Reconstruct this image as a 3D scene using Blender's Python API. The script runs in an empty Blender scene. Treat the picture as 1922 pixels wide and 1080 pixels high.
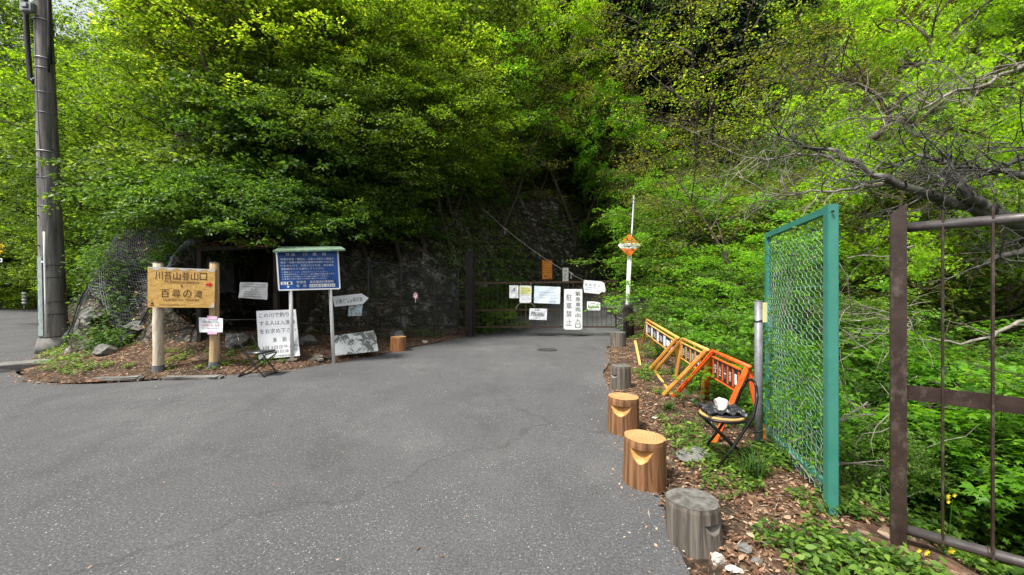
import bpy, bmesh, math, random
import numpy as np
from mathutils import Vector, Matrix
sc = bpy.context.scene
col = sc.collection
R_ = math.radians
PI = math.pi
# ------------------------------------------------------------------ camera, world, sun, exposure
CAMH = 1.6
F = 740.0                                  # focal length in photo pixels (1922 wide)
cam_d = bpy.data.cameras.new('camera'); cam = bpy.data.objects.new('camera', cam_d); col.objects.link(cam)
cam_d.sensor_width = 36.0; cam_d.lens = 36.0*F/1922.0
cam.location = (0, 0, CAMH); cam.rotation_euler = (R_(90), 0, 0)
cam_d.clip_start = 0.05; cam_d.clip_end = 1000
sc.camera = cam
SUN_EL, SUN_AZ = 60.0, -128.0               # elevation; azimuth from +Y towards +X of where the light comes from
w = bpy.data.worlds.new("World"); sc.world = w; w.use_nodes = True
nt = w.node_tree; nt.nodes.clear()
sky = nt.nodes.new('ShaderNodeTexSky'); sky.sky_type = 'NISHITA'; sky.sun_disc = False
sky.sun_elevation = R_(SUN_EL); sky.sun_rotation = R_(SUN_AZ)
sky.air_density = 1.0; sky.dust_density = 4.0; sky.ozone_density = 1.0
hs = nt.nodes.new('ShaderNodeHueSaturation'); hs.inputs['Saturation'].default_value = 0.30
bg = nt.nodes.new('ShaderNodeBackground'); bg.inputs['Strength'].default_value = 0.13
wo = nt.nodes.new('ShaderNodeOutputWorld')
nt.links.new(sky.outputs[0], hs.inputs['Color']); nt.links.new(hs.outputs[0], bg.inputs[0]); nt.links.new(bg.outputs[0], wo.inputs[0])
sd = bpy.data.lights.new('sun', 'SUN'); sd.energy = 3.7; sd.angle = R_(9); sd.color = (1.0, 0.96, 0.88)
sun = bpy.data.objects.new('sun', sd); col.objects.link(sun)
a, e = R_(SUN_AZ), R_(SUN_EL)
tosun = Vector((math.sin(a)*math.cos(e), math.cos(a)*math.cos(e), math.sin(e)))
sun.rotation_euler = tosun.to_track_quat('Z', 'Y').to_euler(); sun.location = (0, 0, 60)
sc.view_settings.view_transform = 'Standard'; sc.view_settings.look = 'None'
sc.view_settings.gamma = 1.0; sc.view_settings.use_curve_mapping = False
sc.view_settings.exposure = 0.95
sc.cycles.max_bounces = 4; sc.cycles.diffuse_bounces = 2; sc.cycles.glossy_bounces = 1
sc.cycles.transmission_bounces = 2; sc.cycles.transparent_max_bounces = 4
sc.cycles.caustics_reflective = False; sc.cycles.caustics_refractive = False
sc.cycles.use_denoising = True

rng = np.random.default_rng(7); random.seed(7)
def P(px, py, D): return Vector(((px-961)/F*D, D, CAMH-(py-540)/F*D))
def G(px, py, z=0.0): return P(px, py, (CAMH-z)*F/(py-540))

# ------------------------------------------------------------------ materials
class NT:
    def __init__(s, name):
        s.m = bpy.data.materials.new(name); s.m.use_nodes = True; s.t = s.m.node_tree; s.t.nodes.clear()
        s.out = s.t.nodes.new('ShaderNodeOutputMaterial')
    def n(s, typ, ins=None, **kw):
        nd = s.t.nodes.new(typ)
        for k, v in kw.items(): setattr(nd, k, v)
        for k, v in (ins or {}).items():
            if isinstance(v, bpy.types.NodeSocket): s.t.links.new(v, nd.inputs[k])
            else: nd.inputs[k].default_value = v
        return nd
    def noise(s, scale, detail=4, vec=None, rough=.55, dist=0):
        i = {'Scale': scale, 'Detail': detail, 'Roughness': rough, 'Distortion': dist}
        if vec is not None: i['Vector'] = vec
        return s.n('ShaderNodeTexNoise', i).outputs['Fac']
    def ramp(s, fac, stops, interp='LINEAR'):
        nd = s.n('ShaderNodeValToRGB', {'Fac': fac}); cr = nd.color_ramp; cr.interpolation = interp
        while len(cr.elements) < len(stops): cr.elements.new(.5)
        for el, (p, c) in zip(cr.elements, stops):
            el.position = p; el.color = (*c, 1) if len(c) == 3 else c
        return nd.outputs['Color']
    def mix(s, fac, a, b, mode='MIX'):
        nd = s.n('ShaderNodeMix', data_type='RGBA', blend_type=mode)
        for k, v in ((0, fac), (6, a), (7, b)):
            if isinstance(v, bpy.types.NodeSocket): s.t.links.new(v, nd.inputs[k])
            else: nd.inputs[k].default_value = (*v, 1) if isinstance(v, tuple) and len(v) == 3 else v
        return nd.outputs[2]
    def math(s, op, a, b=0.0, clamp=False):
        nd = s.n('ShaderNodeMath', operation=op, use_clamp=clamp)
        for k, v in ((0, a), (1, b)):
            if isinstance(v, bpy.types.NodeSocket): s.t.links.new(v, nd.inputs[k])
            else: nd.inputs[k].default_value = v
        return nd.outputs[0]
    def coord(s, which='Object', scale=(1, 1, 1), rot=(0, 0, 0)):
        c = s.n('ShaderNodeTexCoord').outputs[which]
        return s.n('ShaderNodeMapping', {'Vector': c, 'Scale': scale, 'Rotation': rot}).outputs[0]
    def bump(s, h, strength=.3, dist=.01, normal=None):
        i = {'Height': h, 'Strength': strength, 'Distance': dist}
        if normal is not None: i['Normal'] = normal
        return s.n('ShaderNodeBump', i).outputs[0]
    def finish(s, color, rough=.7, metallic=0.0, normal=None, spec=.4):
        b = s.n('ShaderNodeBsdfPrincipled')
        for k, v in (('Base Color', color), ('Roughness', rough), ('Metallic', metallic), ('Specular IOR Level', spec), ('Normal', normal)):
            if v is None: continue
            if isinstance(v, bpy.types.NodeSocket): s.t.links.new(v, b.inputs[k])
            else: b.inputs[k].default_value = (*v, 1) if isinstance(v, tuple) and len(v) == 3 else v
        s.t.links.new(b.outputs[0], s.out.inputs[0]); return s.m

def mottled(name, c1, c2, scale=8, rough=.7, metallic=0, bump=.2, bscale=60, stain=None, spec=.4, bdist=.004):
    m = NT(name); v = m.coord('Object')
    f = m.noise(scale, 6, v, .65)
    c = m.ramp(f, [(.35, c1), (.65, c2)])
    if stain:
        f2 = m.noise(scale*.6+1.7, 8, m.coord('Object', (1, 1, .6)), .75)
        c = m.mix(m.math('MULTIPLY', m.ramp(f2, [(.52, (0, 0, 0)), (.66, (1, 1, 1))]), stain[1]), c, stain[0])
    return m.finish(c, rough, metallic, m.bump(m.noise(bscale, 4, v), bump, bdist), spec)

def leafmat(name, stops, trans=.45, tcol_boost=1.5, rough=.5, patch=None):
    m = NT(name)
    geo = m.n('ShaderNodeNewGeometry'); oi = m.n('ShaderNodeObjectInfo')
    r = geo.outputs['Random Per Island']
    v = m.n('ShaderNodeTexCoord').outputs['Object']
    big = m.noise(.9, 2, v)
    fac = m.math('ADD', m.math('MULTIPLY', r, .62), m.math('MULTIPLY', big, .36))  # wide per-leaf tone spread paints in highlight sparkle besides natural leaf variation
    fac = m.math('ADD', fac, m.math('MULTIPLY', oi.outputs['Random'], .3))
    fac = m.math('SUBTRACT', fac, .1, True)
    c = m.ramp(fac, stops)
    b = m.n('ShaderNodeBsdfPrincipled', {'Base Color': c, 'Roughness': rough, 'Specular IOR Level': .35})
    tc = m.mix(1.0, c, (tcol_boost*1.15, tcol_boost*1.1, tcol_boost*.5), 'MULTIPLY')
    t = m.n('ShaderNodeBsdfTranslucent', {'Color': tc})
    mx = m.n('ShaderNodeMixShader', {0: trans, 1: b.outputs[0], 2: t.outputs[0]})
    m.t.links.new(mx.outputs[0], m.out.inputs[0]); return m.m

M = {}
M['leaf_mid'] = leafmat('leaf_green', [(0, (.014, .034, .008)), (.4, (.045, .095, .014)), (.75, (.12, .20, .024)), (1, (.30, .40, .07))])  # dark and bright ends stretched to paint foliage shade and highlights
M['leaf_yellow'] = leafmat('leaf_yellow_green', [(0, (.020, .050, .008)), (.45, (.085, .170, .012)), (.78, (.23, .36, .02)), (1, (.50, .58, .08))], trans=.5, tcol_boost=1.6)  # upper stops raised to paint canopy highlights into the leaf colour
M['leaf_bright'] = leafmat('leaf_fresh_green', [(0, (.045, .13, .012)), (.5, (.11, .28, .02)), (1, (.22, .42, .035))], trans=.5, tcol_boost=1.6)
M['leaf_glow'] = leafmat('leaf_lime', [(0, (.08, .16, .010)), (.45, (.20, .38, .015)), (1, (.42, .60, .05))], trans=.55, tcol_boost=1.6)
M['leaf_olive'] = leafmat('leaf_olive', [(0, (.035, .05, .012)), (.5, (.11, .14, .025)), (1, (.24, .23, .05))])
M['leaf_shrub'] = leafmat('leaf_shrub', [(0, (.016, .042, .010)), (.45, (.055, .125, .018)), (.8, (.13, .24, .03)), (1, (.28, .40, .07))])
M['leaf_dark'] = leafmat('leaf_conifer', [(0, (.010, .022, .010)), (.6, (.022, .045, .016)), (1, (.045, .075, .02))], trans=.2, tcol_boost=1.0)
M['leaf_pale'] = leafmat('leaf_pale', [(0, (.12, .22, .05)), (.5, (.26, .38, .10)), (1, (.45, .55, .25))], trans=.4, tcol_boost=1.2)
M['leaf_dry'] = leafmat('leaf_dry', [(0, (.04, .018, .010)), (.35, (.14, .065, .035)), (.6, (.27, .15, .085)), (.8, (.42, .29, .19)), (1, (.66, .56, .45))], trans=.15, tcol_boost=1.0, rough=.7)
M['petal_yellow'] = mottled('petal_yellow', (.85, .6, .02), (.9, .75, .05), 20, .6, 0, .05)

def bark(name, c1, c2, c3, sc_=(14, 14, 2.2)):
    m = NT(name); v = m.coord('Object', sc_)
    f = m.noise(1.0, 7, v, .7, .6); c = m.ramp(f, [(.3, c1), (.55, c2), (.75, c3)])
    g = m.noise(3, 5, m.coord('Object')); c = m.mix(m.ramp(g, [(.55, (0, 0, 0)), (.75, (.5, .5, .5))]), c, (.10, .13, .06))
    return m.finish(c, .85, 0, m.bump(f, .8, .02), .2)
M['bark'] = bark('bark', (.025, .018, .013), (.075, .058, .045), (.16, .135, .11))
M['bark_grey'] = bark('bark_grey', (.022, .020, .018), (.085, .08, .074), (.30, .29, .27), (9, 9, 3))
M['bark_pale'] = bark('bark_pale', (.08, .07, .055), (.22, .20, .165), (.40, .37, .32))
M['bark_dark'] = bark('bark_dark', (.012, .009, .008), (.04, .032, .027), (.10, .085, .075))

def asphalt():
    m = NT('asphalt'); v = m.coord('Object')
    big = m.noise(.35, 5, v, .6); mid = m.noise(2.4, 6, v, .7); fine = m.noise(140, 3, v, .7); fine2 = m.noise(55, 4, v, .8)
    c = m.ramp(big, [(.3, (.040, .041, .044)), (.7, (.105, .106, .111))])
    c = m.mix(.55, c, m.ramp(mid, [(.32, (.036, .037, .040)), (.68, (.125, .126, .131))]))
    c = m.mix(.75, c, m.ramp(fine, [(.3, (.028, .028, .031)), (.55, (.10, .10, .103)), (.8, (.26, .26, .26))]))
    c = m.mix(.5, c, m.ramp(fine2, [(.34, (.017, .0175, .0185)), (.5, (.078, .079, .083)), (.66, (.19, .191, .196))]))
    st = m.noise(.9, 7, m.coord('Object', (1.0, .7, 1), (0, 0, .35)), .75, .3)
    c = m.mix(m.ramp(st, [(.50, (0, 0, 0)), (.68, (.38, .38, .38))]), c, (.035, .034, .033))
    c = m.mix(m.ramp(m.noise(.55, 6, m.coord('Object', (1, .6, 1), (0, 0, -.5)), .7), [(.50, (0, 0, 0)), (.70, (.30, .30, .30))]), c, (.19, .187, .18))
    # pale aggregate chips and dust specks
    for sc1, th, cc, rnd in ((28, .11, (.44, .43, .41), .66), (9, .06, (.6, .59, .56), .55), (60, .17, (.36, .36, .35), .62)):
        vo = m.n('ShaderNodeTexVoronoi', {'Vector': m.n('ShaderNodeVectorMath', {0: v, 1: m.n('ShaderNodeTexNoise', {'Vector': v, 'Scale': 22.0}).outputs['Color']}, operation='ADD').outputs[0] if sc1 == 9 else v, 'Scale': sc1, 'Randomness': 1.0})
        near = m.ramp(vo.outputs['Distance'], [(th, (1, 1, 1)), (th*1.5, (0, 0, 0))])
        pick = m.ramp(m.n('ShaderNodeSeparateColor', {0: vo.outputs['Color']}).outputs[0], [(rnd, (0, 0, 0)), (rnd+.02, (1, 1, 1))])
        c = m.mix(m.math('MULTIPLY', m.math('MULTIPLY', near, pick), m.ramp(m.noise(1.3, 5, v, .7), [(.38, (.15, .15, .15)), (.62, (1, 1, 1))])), c, cc)
    # hairline cracks
    vc = m.n('ShaderNodeTexVoronoi', {'Vector': m.n('ShaderNodeVectorMath', {0: v, 1: m.n('ShaderNodeTexNoise', {'Vector': v, 'Scale': 1.4, 'Detail': 6.0}).outputs['Color']}, operation='ADD').outputs[0], 'Scale': .14}, feature='DISTANCE_TO_EDGE')
    cr = m.ramp(vc.outputs['Distance'], [(.0003, (.28, .28, .28)), (.0009, (0, 0, 0))])
    c = m.mix(cr, c, (.025, .024, .024))
    h = m.math('ADD', m.math('MULTIPLY', fine, 1.0), m.math('MULTIPLY', fine2, .8))
    return m.finish(c, .92, 0, m.bump(h, .7, .008), .12)
M['asphalt'] = asphalt()

def soil():
    m = NT('forest_floor'); v = m.coord('Object')
    vo = m.n('ShaderNodeTexVoronoi', {'Vector': v, 'Scale': 16.0}); vo2 = m.n('ShaderNodeTexVoronoi', {'Vector': v, 'Scale': 34.0})
    r1 = m.n('ShaderNodeSeparateColor', {0: vo.outputs['Color']}).outputs[0]; r2 = m.n('ShaderNodeSeparateColor', {0: vo2.outputs['Color']}).outputs[1]
    c1 = m.ramp(r1, [(0, (.035, .020, .014)), (.5, (.10, .055, .034)), (.85, (.20, .12, .075)), (1, (.32, .24, .17))])
    c2 = m.ramp(r2, [(0, (.02, .013, .010)), (.6, (.08, .045, .03)), (1, (.22, .15, .10))])
    c = m.mix(m.ramp(m.noise(5, 4, v), [(.4, (0, 0, 0)), (.6, (1, 1, 1))]), c1, c2)
    c = m.mix(m.ramp(m.noise(1.1, 5, v), [(.45, (0, 0, 0)), (.62, (.8, .8, .8))]), c, (.030, .026, .018))
    nz = m.n('ShaderNodeSeparateXYZ', {0: m.n('ShaderNodeNewGeometry').outputs['True Normal']}).outputs[2]
    vr = m.n('ShaderNodeTexVoronoi', {'Vector': m.coord('Object', (1, 1, 1.8)), 'Scale': 1.3}, feature='DISTANCE_TO_EDGE')
    rk = m.noise(3.2, 9, m.coord('Object', (1, 1, 1.6), (.3, .2, 0)), .68, .6)
    rc = m.ramp(rk, [(.36, (.008, .007, .006)), (.50, (.06, .055, .045)), (.64, (.27, .26, .23))])
    rc = m.mix(m.ramp(m.noise(2.3, 5, v), [(.45, (0, 0, 0)), (.58, (.85, .85, .85))]), rc, (.035, .028, .014))
    rc = m.mix(m.ramp(vr.outputs['Distance'], [(.01, (1, 1, 1)), (.05, (0, 0, 0))]), rc, (.012, .012, .010))
    st = m.ramp(m.math('ADD', nz, m.math('MULTIPLY', m.noise(3, 3, v), .25)), [(.72, (1, 1, 1)), (.86, (0, 0, 0))])
    c = m.mix(st, c, rc)
    h = m.math('ADD', m.math('MULTIPLY', vo.outputs['Distance'], .5), rk)
    return m.finish(c, .9, 0, m.bump(h, .9, .06), .15)
M['soil'] = soil()

def woodmat(name, c1, c2, c3, sc_=(1.2, 26, 26), rough=.6, bump=.15):
    m = NT(name); v = m.coord('Object', sc_)
    f = m.noise(1.0, 6, v, .6, 1.2); c = m.ramp(f, [(.32, c1), (.5, c2), (.68, c3)])
    k = m.n('ShaderNodeTexVoronoi', {'Vector': m.coord('Object', (1, 1, 1)), 'Scale': 3.1}).outputs['Distance']
    c = m.mix(m.ramp(k, [(.02, (.8, .8, .8)), (.045, (0, 0, 0))]), c, (.12, .05, .015))
    return m.finish(c, rough, 0, m.bump(f, bump, .004), .35)
M['sign_wood'] = woodmat('sign_wood', (.42, .22, .055), (.60, .36, .10), (.70, .46, .16))
M['post_wood'] = woodmat('post_wood', (.36, .22, .11), (.52, .36, .19), (.66, .50, .30), (22, 22, 1.2))
M['post_birch'] = woodmat('post_birch', (.40, .32, .22), (.58, .50, .38), (.74, .68, .56), (16, 16, 3.5))
M['stump_side'] = woodmat('stump_side', (.045, .020, .009), (.15, .072, .033), (.29, .155, .072), (15, 15, .9), .5, .8)
M['stump_side_red'] = woodmat('stump_side_reddish', (.12, .045, .018), (.30, .13, .05), (.44, .22, .10), (20, 20, 1.6), .55, .5)
M['old_side'] = woodmat('stump_side_weathered', (.03, .025, .020), (.10, .085, .07), (.20, .18, .15), (17, 17, 1.0), .85, .9)
def rings(name, c1, c2, c3, gsc=42):
    m = NT(name); v = m.coord('Object')
    wv = m.n('ShaderNodeTexWave', {'Vector': m.n('ShaderNodeMapping', {'Vector': v, 'Location': (.03, -.02, 0), 'Scale': (1, 1, 0)}).outputs[0], 'Scale': float(gsc)/2, 'Distortion': 5.5, 'Detail': 4.0, 'Detail Scale': 2.2}, wave_type='RINGS', rings_direction='SPHERICAL')
    c = m.ramp(wv.outputs['Fac'], [(.15, c1), (.5, c2), (.9, c3)])
    g = m.noise(5, 5, v, .7); c = m.mix(m.ramp(g, [(.45, (0, 0, 0)), (.7, (.8, .8, .8))]), c, c1)
    cr = m.noise(1.0, 3, m.coord('Object', (90, 6, 1), (0, 0, .7)), .7); c = m.mix(m.ramp(cr, [(.66, (0, 0, 0)), (.74, (.8, .8, .8))]), c, tuple(x*.3 for x in c1))
    return m.finish(c, .6, 0, m.bump(wv.outputs['Fac'], .2, .003), .3)
M['cut_new'] = rings('cut_face_pale', (.28, .13, .045), (.44, .25, .10), (.56, .37, .18))
M['cut_old'] = mottled('cut_face_grey', (.055, .052, .046), (.16, .155, .14), 16, .9, 0, .6, 60, ((.03, .028, .024), .8))
M['notch_wood'] = woodmat('notch_wood', (.34, .15, .035), (.46, .23, .06), (.55, .32, .10), (12, 12, 12))
M['notch_old'] = mottled('notch_old', (.10, .09, .08), (.2, .18, .16), 14, .9)
M['pole'] = mottled('pole_concrete', (.13, .115, .105), (.26, .245, .23), 5, .85, 0, .3, 50, ((.085, .07, .062), .8))
def poleside():
    m = NT('pole_concrete_streaked'); v = m.coord('Object', (7, 7, .5))
    f = m.noise(1, 7, v, .7); c = m.ramp(f, [(.3, (.04, .034, .031)), (.5, (.14, .130, .122)), (.72, (.33, .318, .30))])
    s = m.n('ShaderNodeSeparateXYZ', {0: m.coord('Object')}).outputs[0]
    red = m.ramp(m.math('ADD', s, m.math('MULTIPLY', m.noise(1.5, 4, v), .15)), [(.22, (0, 0, 0)), (.34, (.55, .55, .55))])
    c = m.mix(red, c, (.11, .062, .05))
    return m.finish(c, .85, 0, m.bump(m.noise(40, 4), .3, .004), .3)
M['pole'] = poleside()
M['pole_wrap'] = mottled('pole_wrap', (.20, .25, .25), (.31, .36, .35), 9, .6, 0, .2, 50, ((.16, .16, .15), .6))
M['concrete'] = mottled('concrete', (.09, .087, .08), (.20, .195, .18), 4, .9, 0, .4, 40, ((.10, .095, .08), .7))
M['rock'] = mottled('rock', (.07, .07, .067), (.22, .215, .20), 7, .85, 0, .7, 24, ((.07, .065, .05), .8), bdist=.02)
M['rock_pale'] = mottled('rock_pale', (.34, .31, .27), (.62, .58, .52), 9, .8, 0, .6, 30, ((.18, .12, .08), .8), bdist=.01)
M['galv'] = mottled('galvanised_steel', (.20, .21, .215), (.30, .31, .32), 14, .45, .6, .05)
M['net_wire'] = mottled('net_wire', (.22, .235, .27), (.34, .36, .40), 4, .5, .4, .02)
M['fence_wire'] = mottled('dark_wire', (.03, .031, .031), (.075, .078, .078), 4, .6, .4, .02)
M['cable'] = mottled('black_rubber', (.010, .010, .012), (.022, .022, .024), 8, .5)
M['white_paint'] = mottled('white_paint', (.76, .77, .77), (.86, .86, .85), 5, .45, 0, .05, 30, ((.42, .38, .30), .45))
M['white_sign'] = mottled('white_sheet', (.76, .78, .80), (.85, .86, .87), 3, .4, 0, .1, 12, ((.45, .44, .40), .35))
M['white_weathered'] = mottled('weathered_board', (.70, .71, .70), (.80, .80, .79), 3, .6, 0, .3, 25, ((.17, .17, .155), 1.0))
M['paper'] = mottled('laminated_paper', (.74, .77, .80), (.84, .86, .88), 3, .3, 0, .08, 9)
M['paper_yellow'] = mottled('yellow_paper', (.72, .72, .28), (.80, .80, .36), 3, .4, 0, .05, 9)
M['paper_blue'] = mottled('pale_blue_sheet', (.66, .77, .86), (.76, .84, .90), 2, .3, 0, .05, 9)
M['ink'] = mottled('black_ink', (.012, .012, .014), (.03, .03, .032), 12, .6, 0, 0)
M['ink_grey'] = mottled('faded_ink', (.14, .13, .15), (.30, .29, .31), 12, .6, 0, 0)
M['ink_brown'] = mottled('burnt_lettering', (.045, .018, .008), (.10, .04, .018), 12, .7, 0, 0)
M['ink_blue'] = mottled('blue_ink', (.06, .12, .3), (.12, .18, .36), 12, .6, 0, 0)
M['ink_red'] = mottled('red_ink', (.45, .03, .03), (.6, .05, .05), 12, .6, 0, 0)
M['red'] = mottled('red_paint', (.55, .012, .02), (.66, .02, .03), 12, .5)
M['blue_sign'] = mottled('blue_enamel', (.006, .065, .26), (.012, .10, .38), 2.5, .35, 0, .05, 30, ((.004, .014, .07), .7))
M['green_roof'] = mottled('green_roof_sheet', (.07, .13, .08), (.17, .26, .18), 9, .6, 0, .2, 30, ((.16, .13, .08), .9))
M['rust_roof'] = mottled('rusty_sheet', (.30, .085, .025), (.52, .19, .06), 5, .8, .1, .4, 40, ((.10, .06, .035), .9))
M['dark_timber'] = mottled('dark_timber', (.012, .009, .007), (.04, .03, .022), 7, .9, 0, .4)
M['grey_plank'] = woodmat('grey_plank', (.10, .085, .07), (.22, .19, .155), (.36, .32, .27), (1.3, 20, 20), .85, .6)
M['brown_steel'] = mottled('brown_steel', (.026, .016, .013), (.050, .033, .026), 11, .45, .2, .2, 60, ((.16, .13, .11), .55))
M['brown_gloss'] = mottled('brown_steel_glossy', (.10, .088, .085), (.17, .155, .15), 11, .28, .6, .1, 60, ((.10, .09, .085), .4))
M['black_metal'] = mottled('black_metal', (.010, .010, .011), (.025, .025, .026), 9, .35, .5, .05)
M['rust_metal'] = mottled('rusty_dark_metal', (.030, .016, .010), (.065, .036, .022), 13, .65, .3, .3)
M['vinyl'] = mottled('black_vinyl', (.012, .012, .014), (.032, .033, .037), 6, .35, 0, .5, 12, bdist=.02)
M['seat_edge'] = mottled('tan_seat_edge', (.32, .19, .06), (.46, .30, .11), 9, .6)
M['green_paint'] = mottled('green_paint', (.030, .165, .125), (.050, .215, .165), 3, .5, 0, .12, 45, ((.06, .24, .19), .5))
M['green_wire'] = mottled('green_coated_wire', (.10, .26, .19), (.26, .42, .34), 3, .4, .1, .05)
M['orange'] = mottled('orange_paint', (.62, .075, .010), (.76, .14, .018), 7, .5, .0, .2, 40, ((.38, .09, .03), .6))
M['orange_faded'] = mottled('faded_orange_paint', (.60, .26, .04), (.75, .42, .12), 7, .6, .0, .2, 40, ((.30, .13, .05), .6))
M['orange_sign'] = mottled('orange_sheet', (.75, .24, .015), (.85, .34, .03), 4, .5)
M['dark_red'] = mottled('dark_red_frame', (.10, .02, .012), (.18, .03, .02), 8, .6)
M['black_panel'] = mottled('black_panel', (.012, .012, .014), (.04, .038, .036), 9, .5)
M['grey_pipe'] = mottled('grey_pipe', (.13, .135, .145), (.21, .215, .225), 12, .5, .2, .15, 70, ((.08, .08, .085), .5))
M['tag_yellow'] = mottled('yellow_tag', (.62, .58, .26), (.72, .68, .36), 9, .6)
M['pink_tape'] = mottled('pink_tape', (.75, .42, .60), (.82, .52, .68), 9, .4)
M['sign_orange_r'] = mottled('faded_orange_sheet', (.72, .17, .02), (.80, .24, .03), 5, .5, 0, .1, 30)
M['yellow'] = mottled('yellow_sheet', (.8, .42, .01), (.85, .5, .02), 5, .5)
M['chair_metal'] = mottled('chair_metal', (.022, .020, .019), (.05, .046, .043), 9, .35, .5, .05)
M['post_dark'] = mottled('post_dark', (.006, .005, .004), (.02, .015, .012), 7, .8, 0, .4)
M['rope'] = mottled('grey_rope', (.14, .135, .12), (.2, .19, .175), 30, .8)
M['iron'] = mottled('cast_iron', (.03, .03, .03), (.08, .075, .07), 20, .6, .4, .4)
M['petal_pink'] = mottled('petal_pink', (.65, .25, .35), (.85, .7, .75), 30, .6)

# ------------------------------------------------------------------ mesh builder and object helpers
def origin_of(o):
    v = Vector((0, 0, 0))
    while o is not None: v = v + o.location; o = o.parent
    return v
class MB:
    def __init__(s): s.v = []; s.f = []; s.mi = []
    def add(s, vs, fs, mi=0):
        n = len(s.v); s.v.extend([tuple(x) for x in vs]); s.f.extend([tuple(i+n for i in f) for f in fs]); s.mi.extend([mi]*len(fs)); return s
    def hexa(s, c, mi=0):            # 8 corners: bottom 4 then top 4
        return s.add(c, [(0, 3, 2, 1), (4, 5, 6, 7), (0, 1, 5, 4), (1, 2, 6, 5), (2, 3, 7, 6), (3, 0, 4, 7)], mi)
    def box(s, c, size, rot=None, mi=0, bevel=0):
        c = Vector(c); h = Vector(size)/2; rot = rot or Matrix.Identity(3)
        if bevel <= 0:
            pts = [c+rot@Vector((x*h.x, y*h.y, z*h.z)) for z in (-1, 1) for x, y in ((-1, -1), (1, -1), (1, 1), (-1, 1))]
            return s.hexa(pts, mi)
        bm = bmesh.new(); bmesh.ops.create_cube(bm, size=1.0)
        for v in bm.verts: v.co = Vector((v.co.x*size[0], v.co.y*size[1], v.co.z*size[2]))
        bmesh.ops.bevel(bm, geom=bm.edges[:], offset=bevel, segments=2, affect='EDGES')
        bm.verts.index_update()
        s.add([c+rot@v.co for v in bm.verts], [[v.index for v in f.verts] for f in bm.faces], mi); bm.free(); return s
    def tube(s, pts, r, n=8, cap=True, mi=0):
        pts = [Vector(p) for p in pts]; k = len(pts)
        rr = r if isinstance(r, (list, tuple)) else [r]*k
        vs = []; ref = None
        for i, p in enumerate(pts):
            d = (pts[min(i+1, k-1)]-pts[max(i-1, 0)])
            if d.length < 1e-9: d = Vector((0, 0, 1))
            d.normalize()
            if ref is None:
                ref = d.cross(Vector((0, 0, 1)) if abs(d.z) < .9 else Vector((1, 0, 0))).normalized()
            ref = (ref-d*ref.dot(d)); ref.normalize(); b = d.cross(ref)
            for j in range(n):
                t = 2*PI*j/n; vs.append(p+(ref*math.cos(t)+b*math.sin(t))*rr[i])
        fs = [(i*n+j, i*n+(j+1) % n, (i+1)*n+(j+1) % n, (i+1)*n+j) for i in range(k-1) for j in range(n)]
        if cap: fs += [tuple(range(n))[::-1], tuple((k-1)*n+j for j in range(n))]
        return s.add(vs, fs, mi)
    def bar(s, p, q, wdt, hgt, up=(0, 0, 1), mi=0):   # rectangular bar from p to q
        p, q = Vector(p), Vector(q); d = (q-p).normalized(); up = Vector(up); a_ = d.cross(up)
        if a_.length < 1e-4: a_ = d.cross(Vector((1, 0, 0)))
        a_.normalize(); u = a_.cross(d).normalized(); a_ *= wdt/2; u *= hgt/2
        return s.hexa([p-a_-u, p+a_-u, q+a_-u, q-a_-u, p-a_+u, p+a_+u, q+a_+u, q-a_+u], mi)
    def build(s, name, mats, parent=None, smooth=False, loc=None):
        me = bpy.data.meshes.new(name)
        o_ = origin_of(parent) if parent is not None else Vector(loc or (0, 0, 0))
        me.from_pydata([(x-o_.x, y-o_.y, z-o_.z) for x, y, z in s.v], [], s.f)
        if not isinstance(mats, (list, tuple)): mats = [mats]
        for m in mats: me.materials.append(M[m] if isinstance(m, str) else m)
        if len(mats) > 1: me.polygons.foreach_set('material_index', s.mi)
        if smooth: me.polygons.foreach_set('use_smooth', [True]*len(me.polygons))
        me.update(); o = bpy.data.objects.new(name, me); col.objects.link(o)
        if parent is not None: o.parent = parent
        else: o.location = o_
        return o
def tag(o, label, cat, group=None, kind=None):
    o['label'] = label; o['category'] = cat
    if group: o['group'] = group
    if kind: o['kind'] = kind
    return o
def thing(name, label, cat, loc=(0, 0, 0), group=None):
    o = bpy.data.objects.new(name, None); col.objects.link(o); o.location = loc; o.empty_display_size = .2
    return tag(o, label, cat, group)
def np_mesh(name, V, Fq, mat, smooth=False):
    """V (n,3), Fq (m,k) uniform polygons"""
    me = bpy.data.meshes.new(name); V = np.asarray(V, np.float32); Fq = np.asarray(Fq, np.int32); m, k = Fq.shape
    me.vertices.add(len(V)); me.vertices.foreach_set('co', V.ravel())
    me.loops.add(m*k); me.loops.foreach_set('vertex_index', Fq.ravel())
    me.polygons.add(m); me.polygons.foreach_set('loop_start', np.arange(m, dtype=np.int32)*k)
    me.update(calc_edges=True)
    if smooth: me.polygons.foreach_set('use_smooth', np.ones(m, bool))
    me.materials.append(M[mat] if isinstance(mat, str) else mat); return me
def link(me, name, parent=None, loc=(0, 0, 0), rz=0, s=1):
    o = bpy.data.objects.new(name, me); col.objects.link(o); o.parent = parent; o.location = loc; o.rotation_euler = (0, 0, rz)
    o.scale = (s, s, s) if not isinstance(s, tuple) else s
    return o

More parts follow.
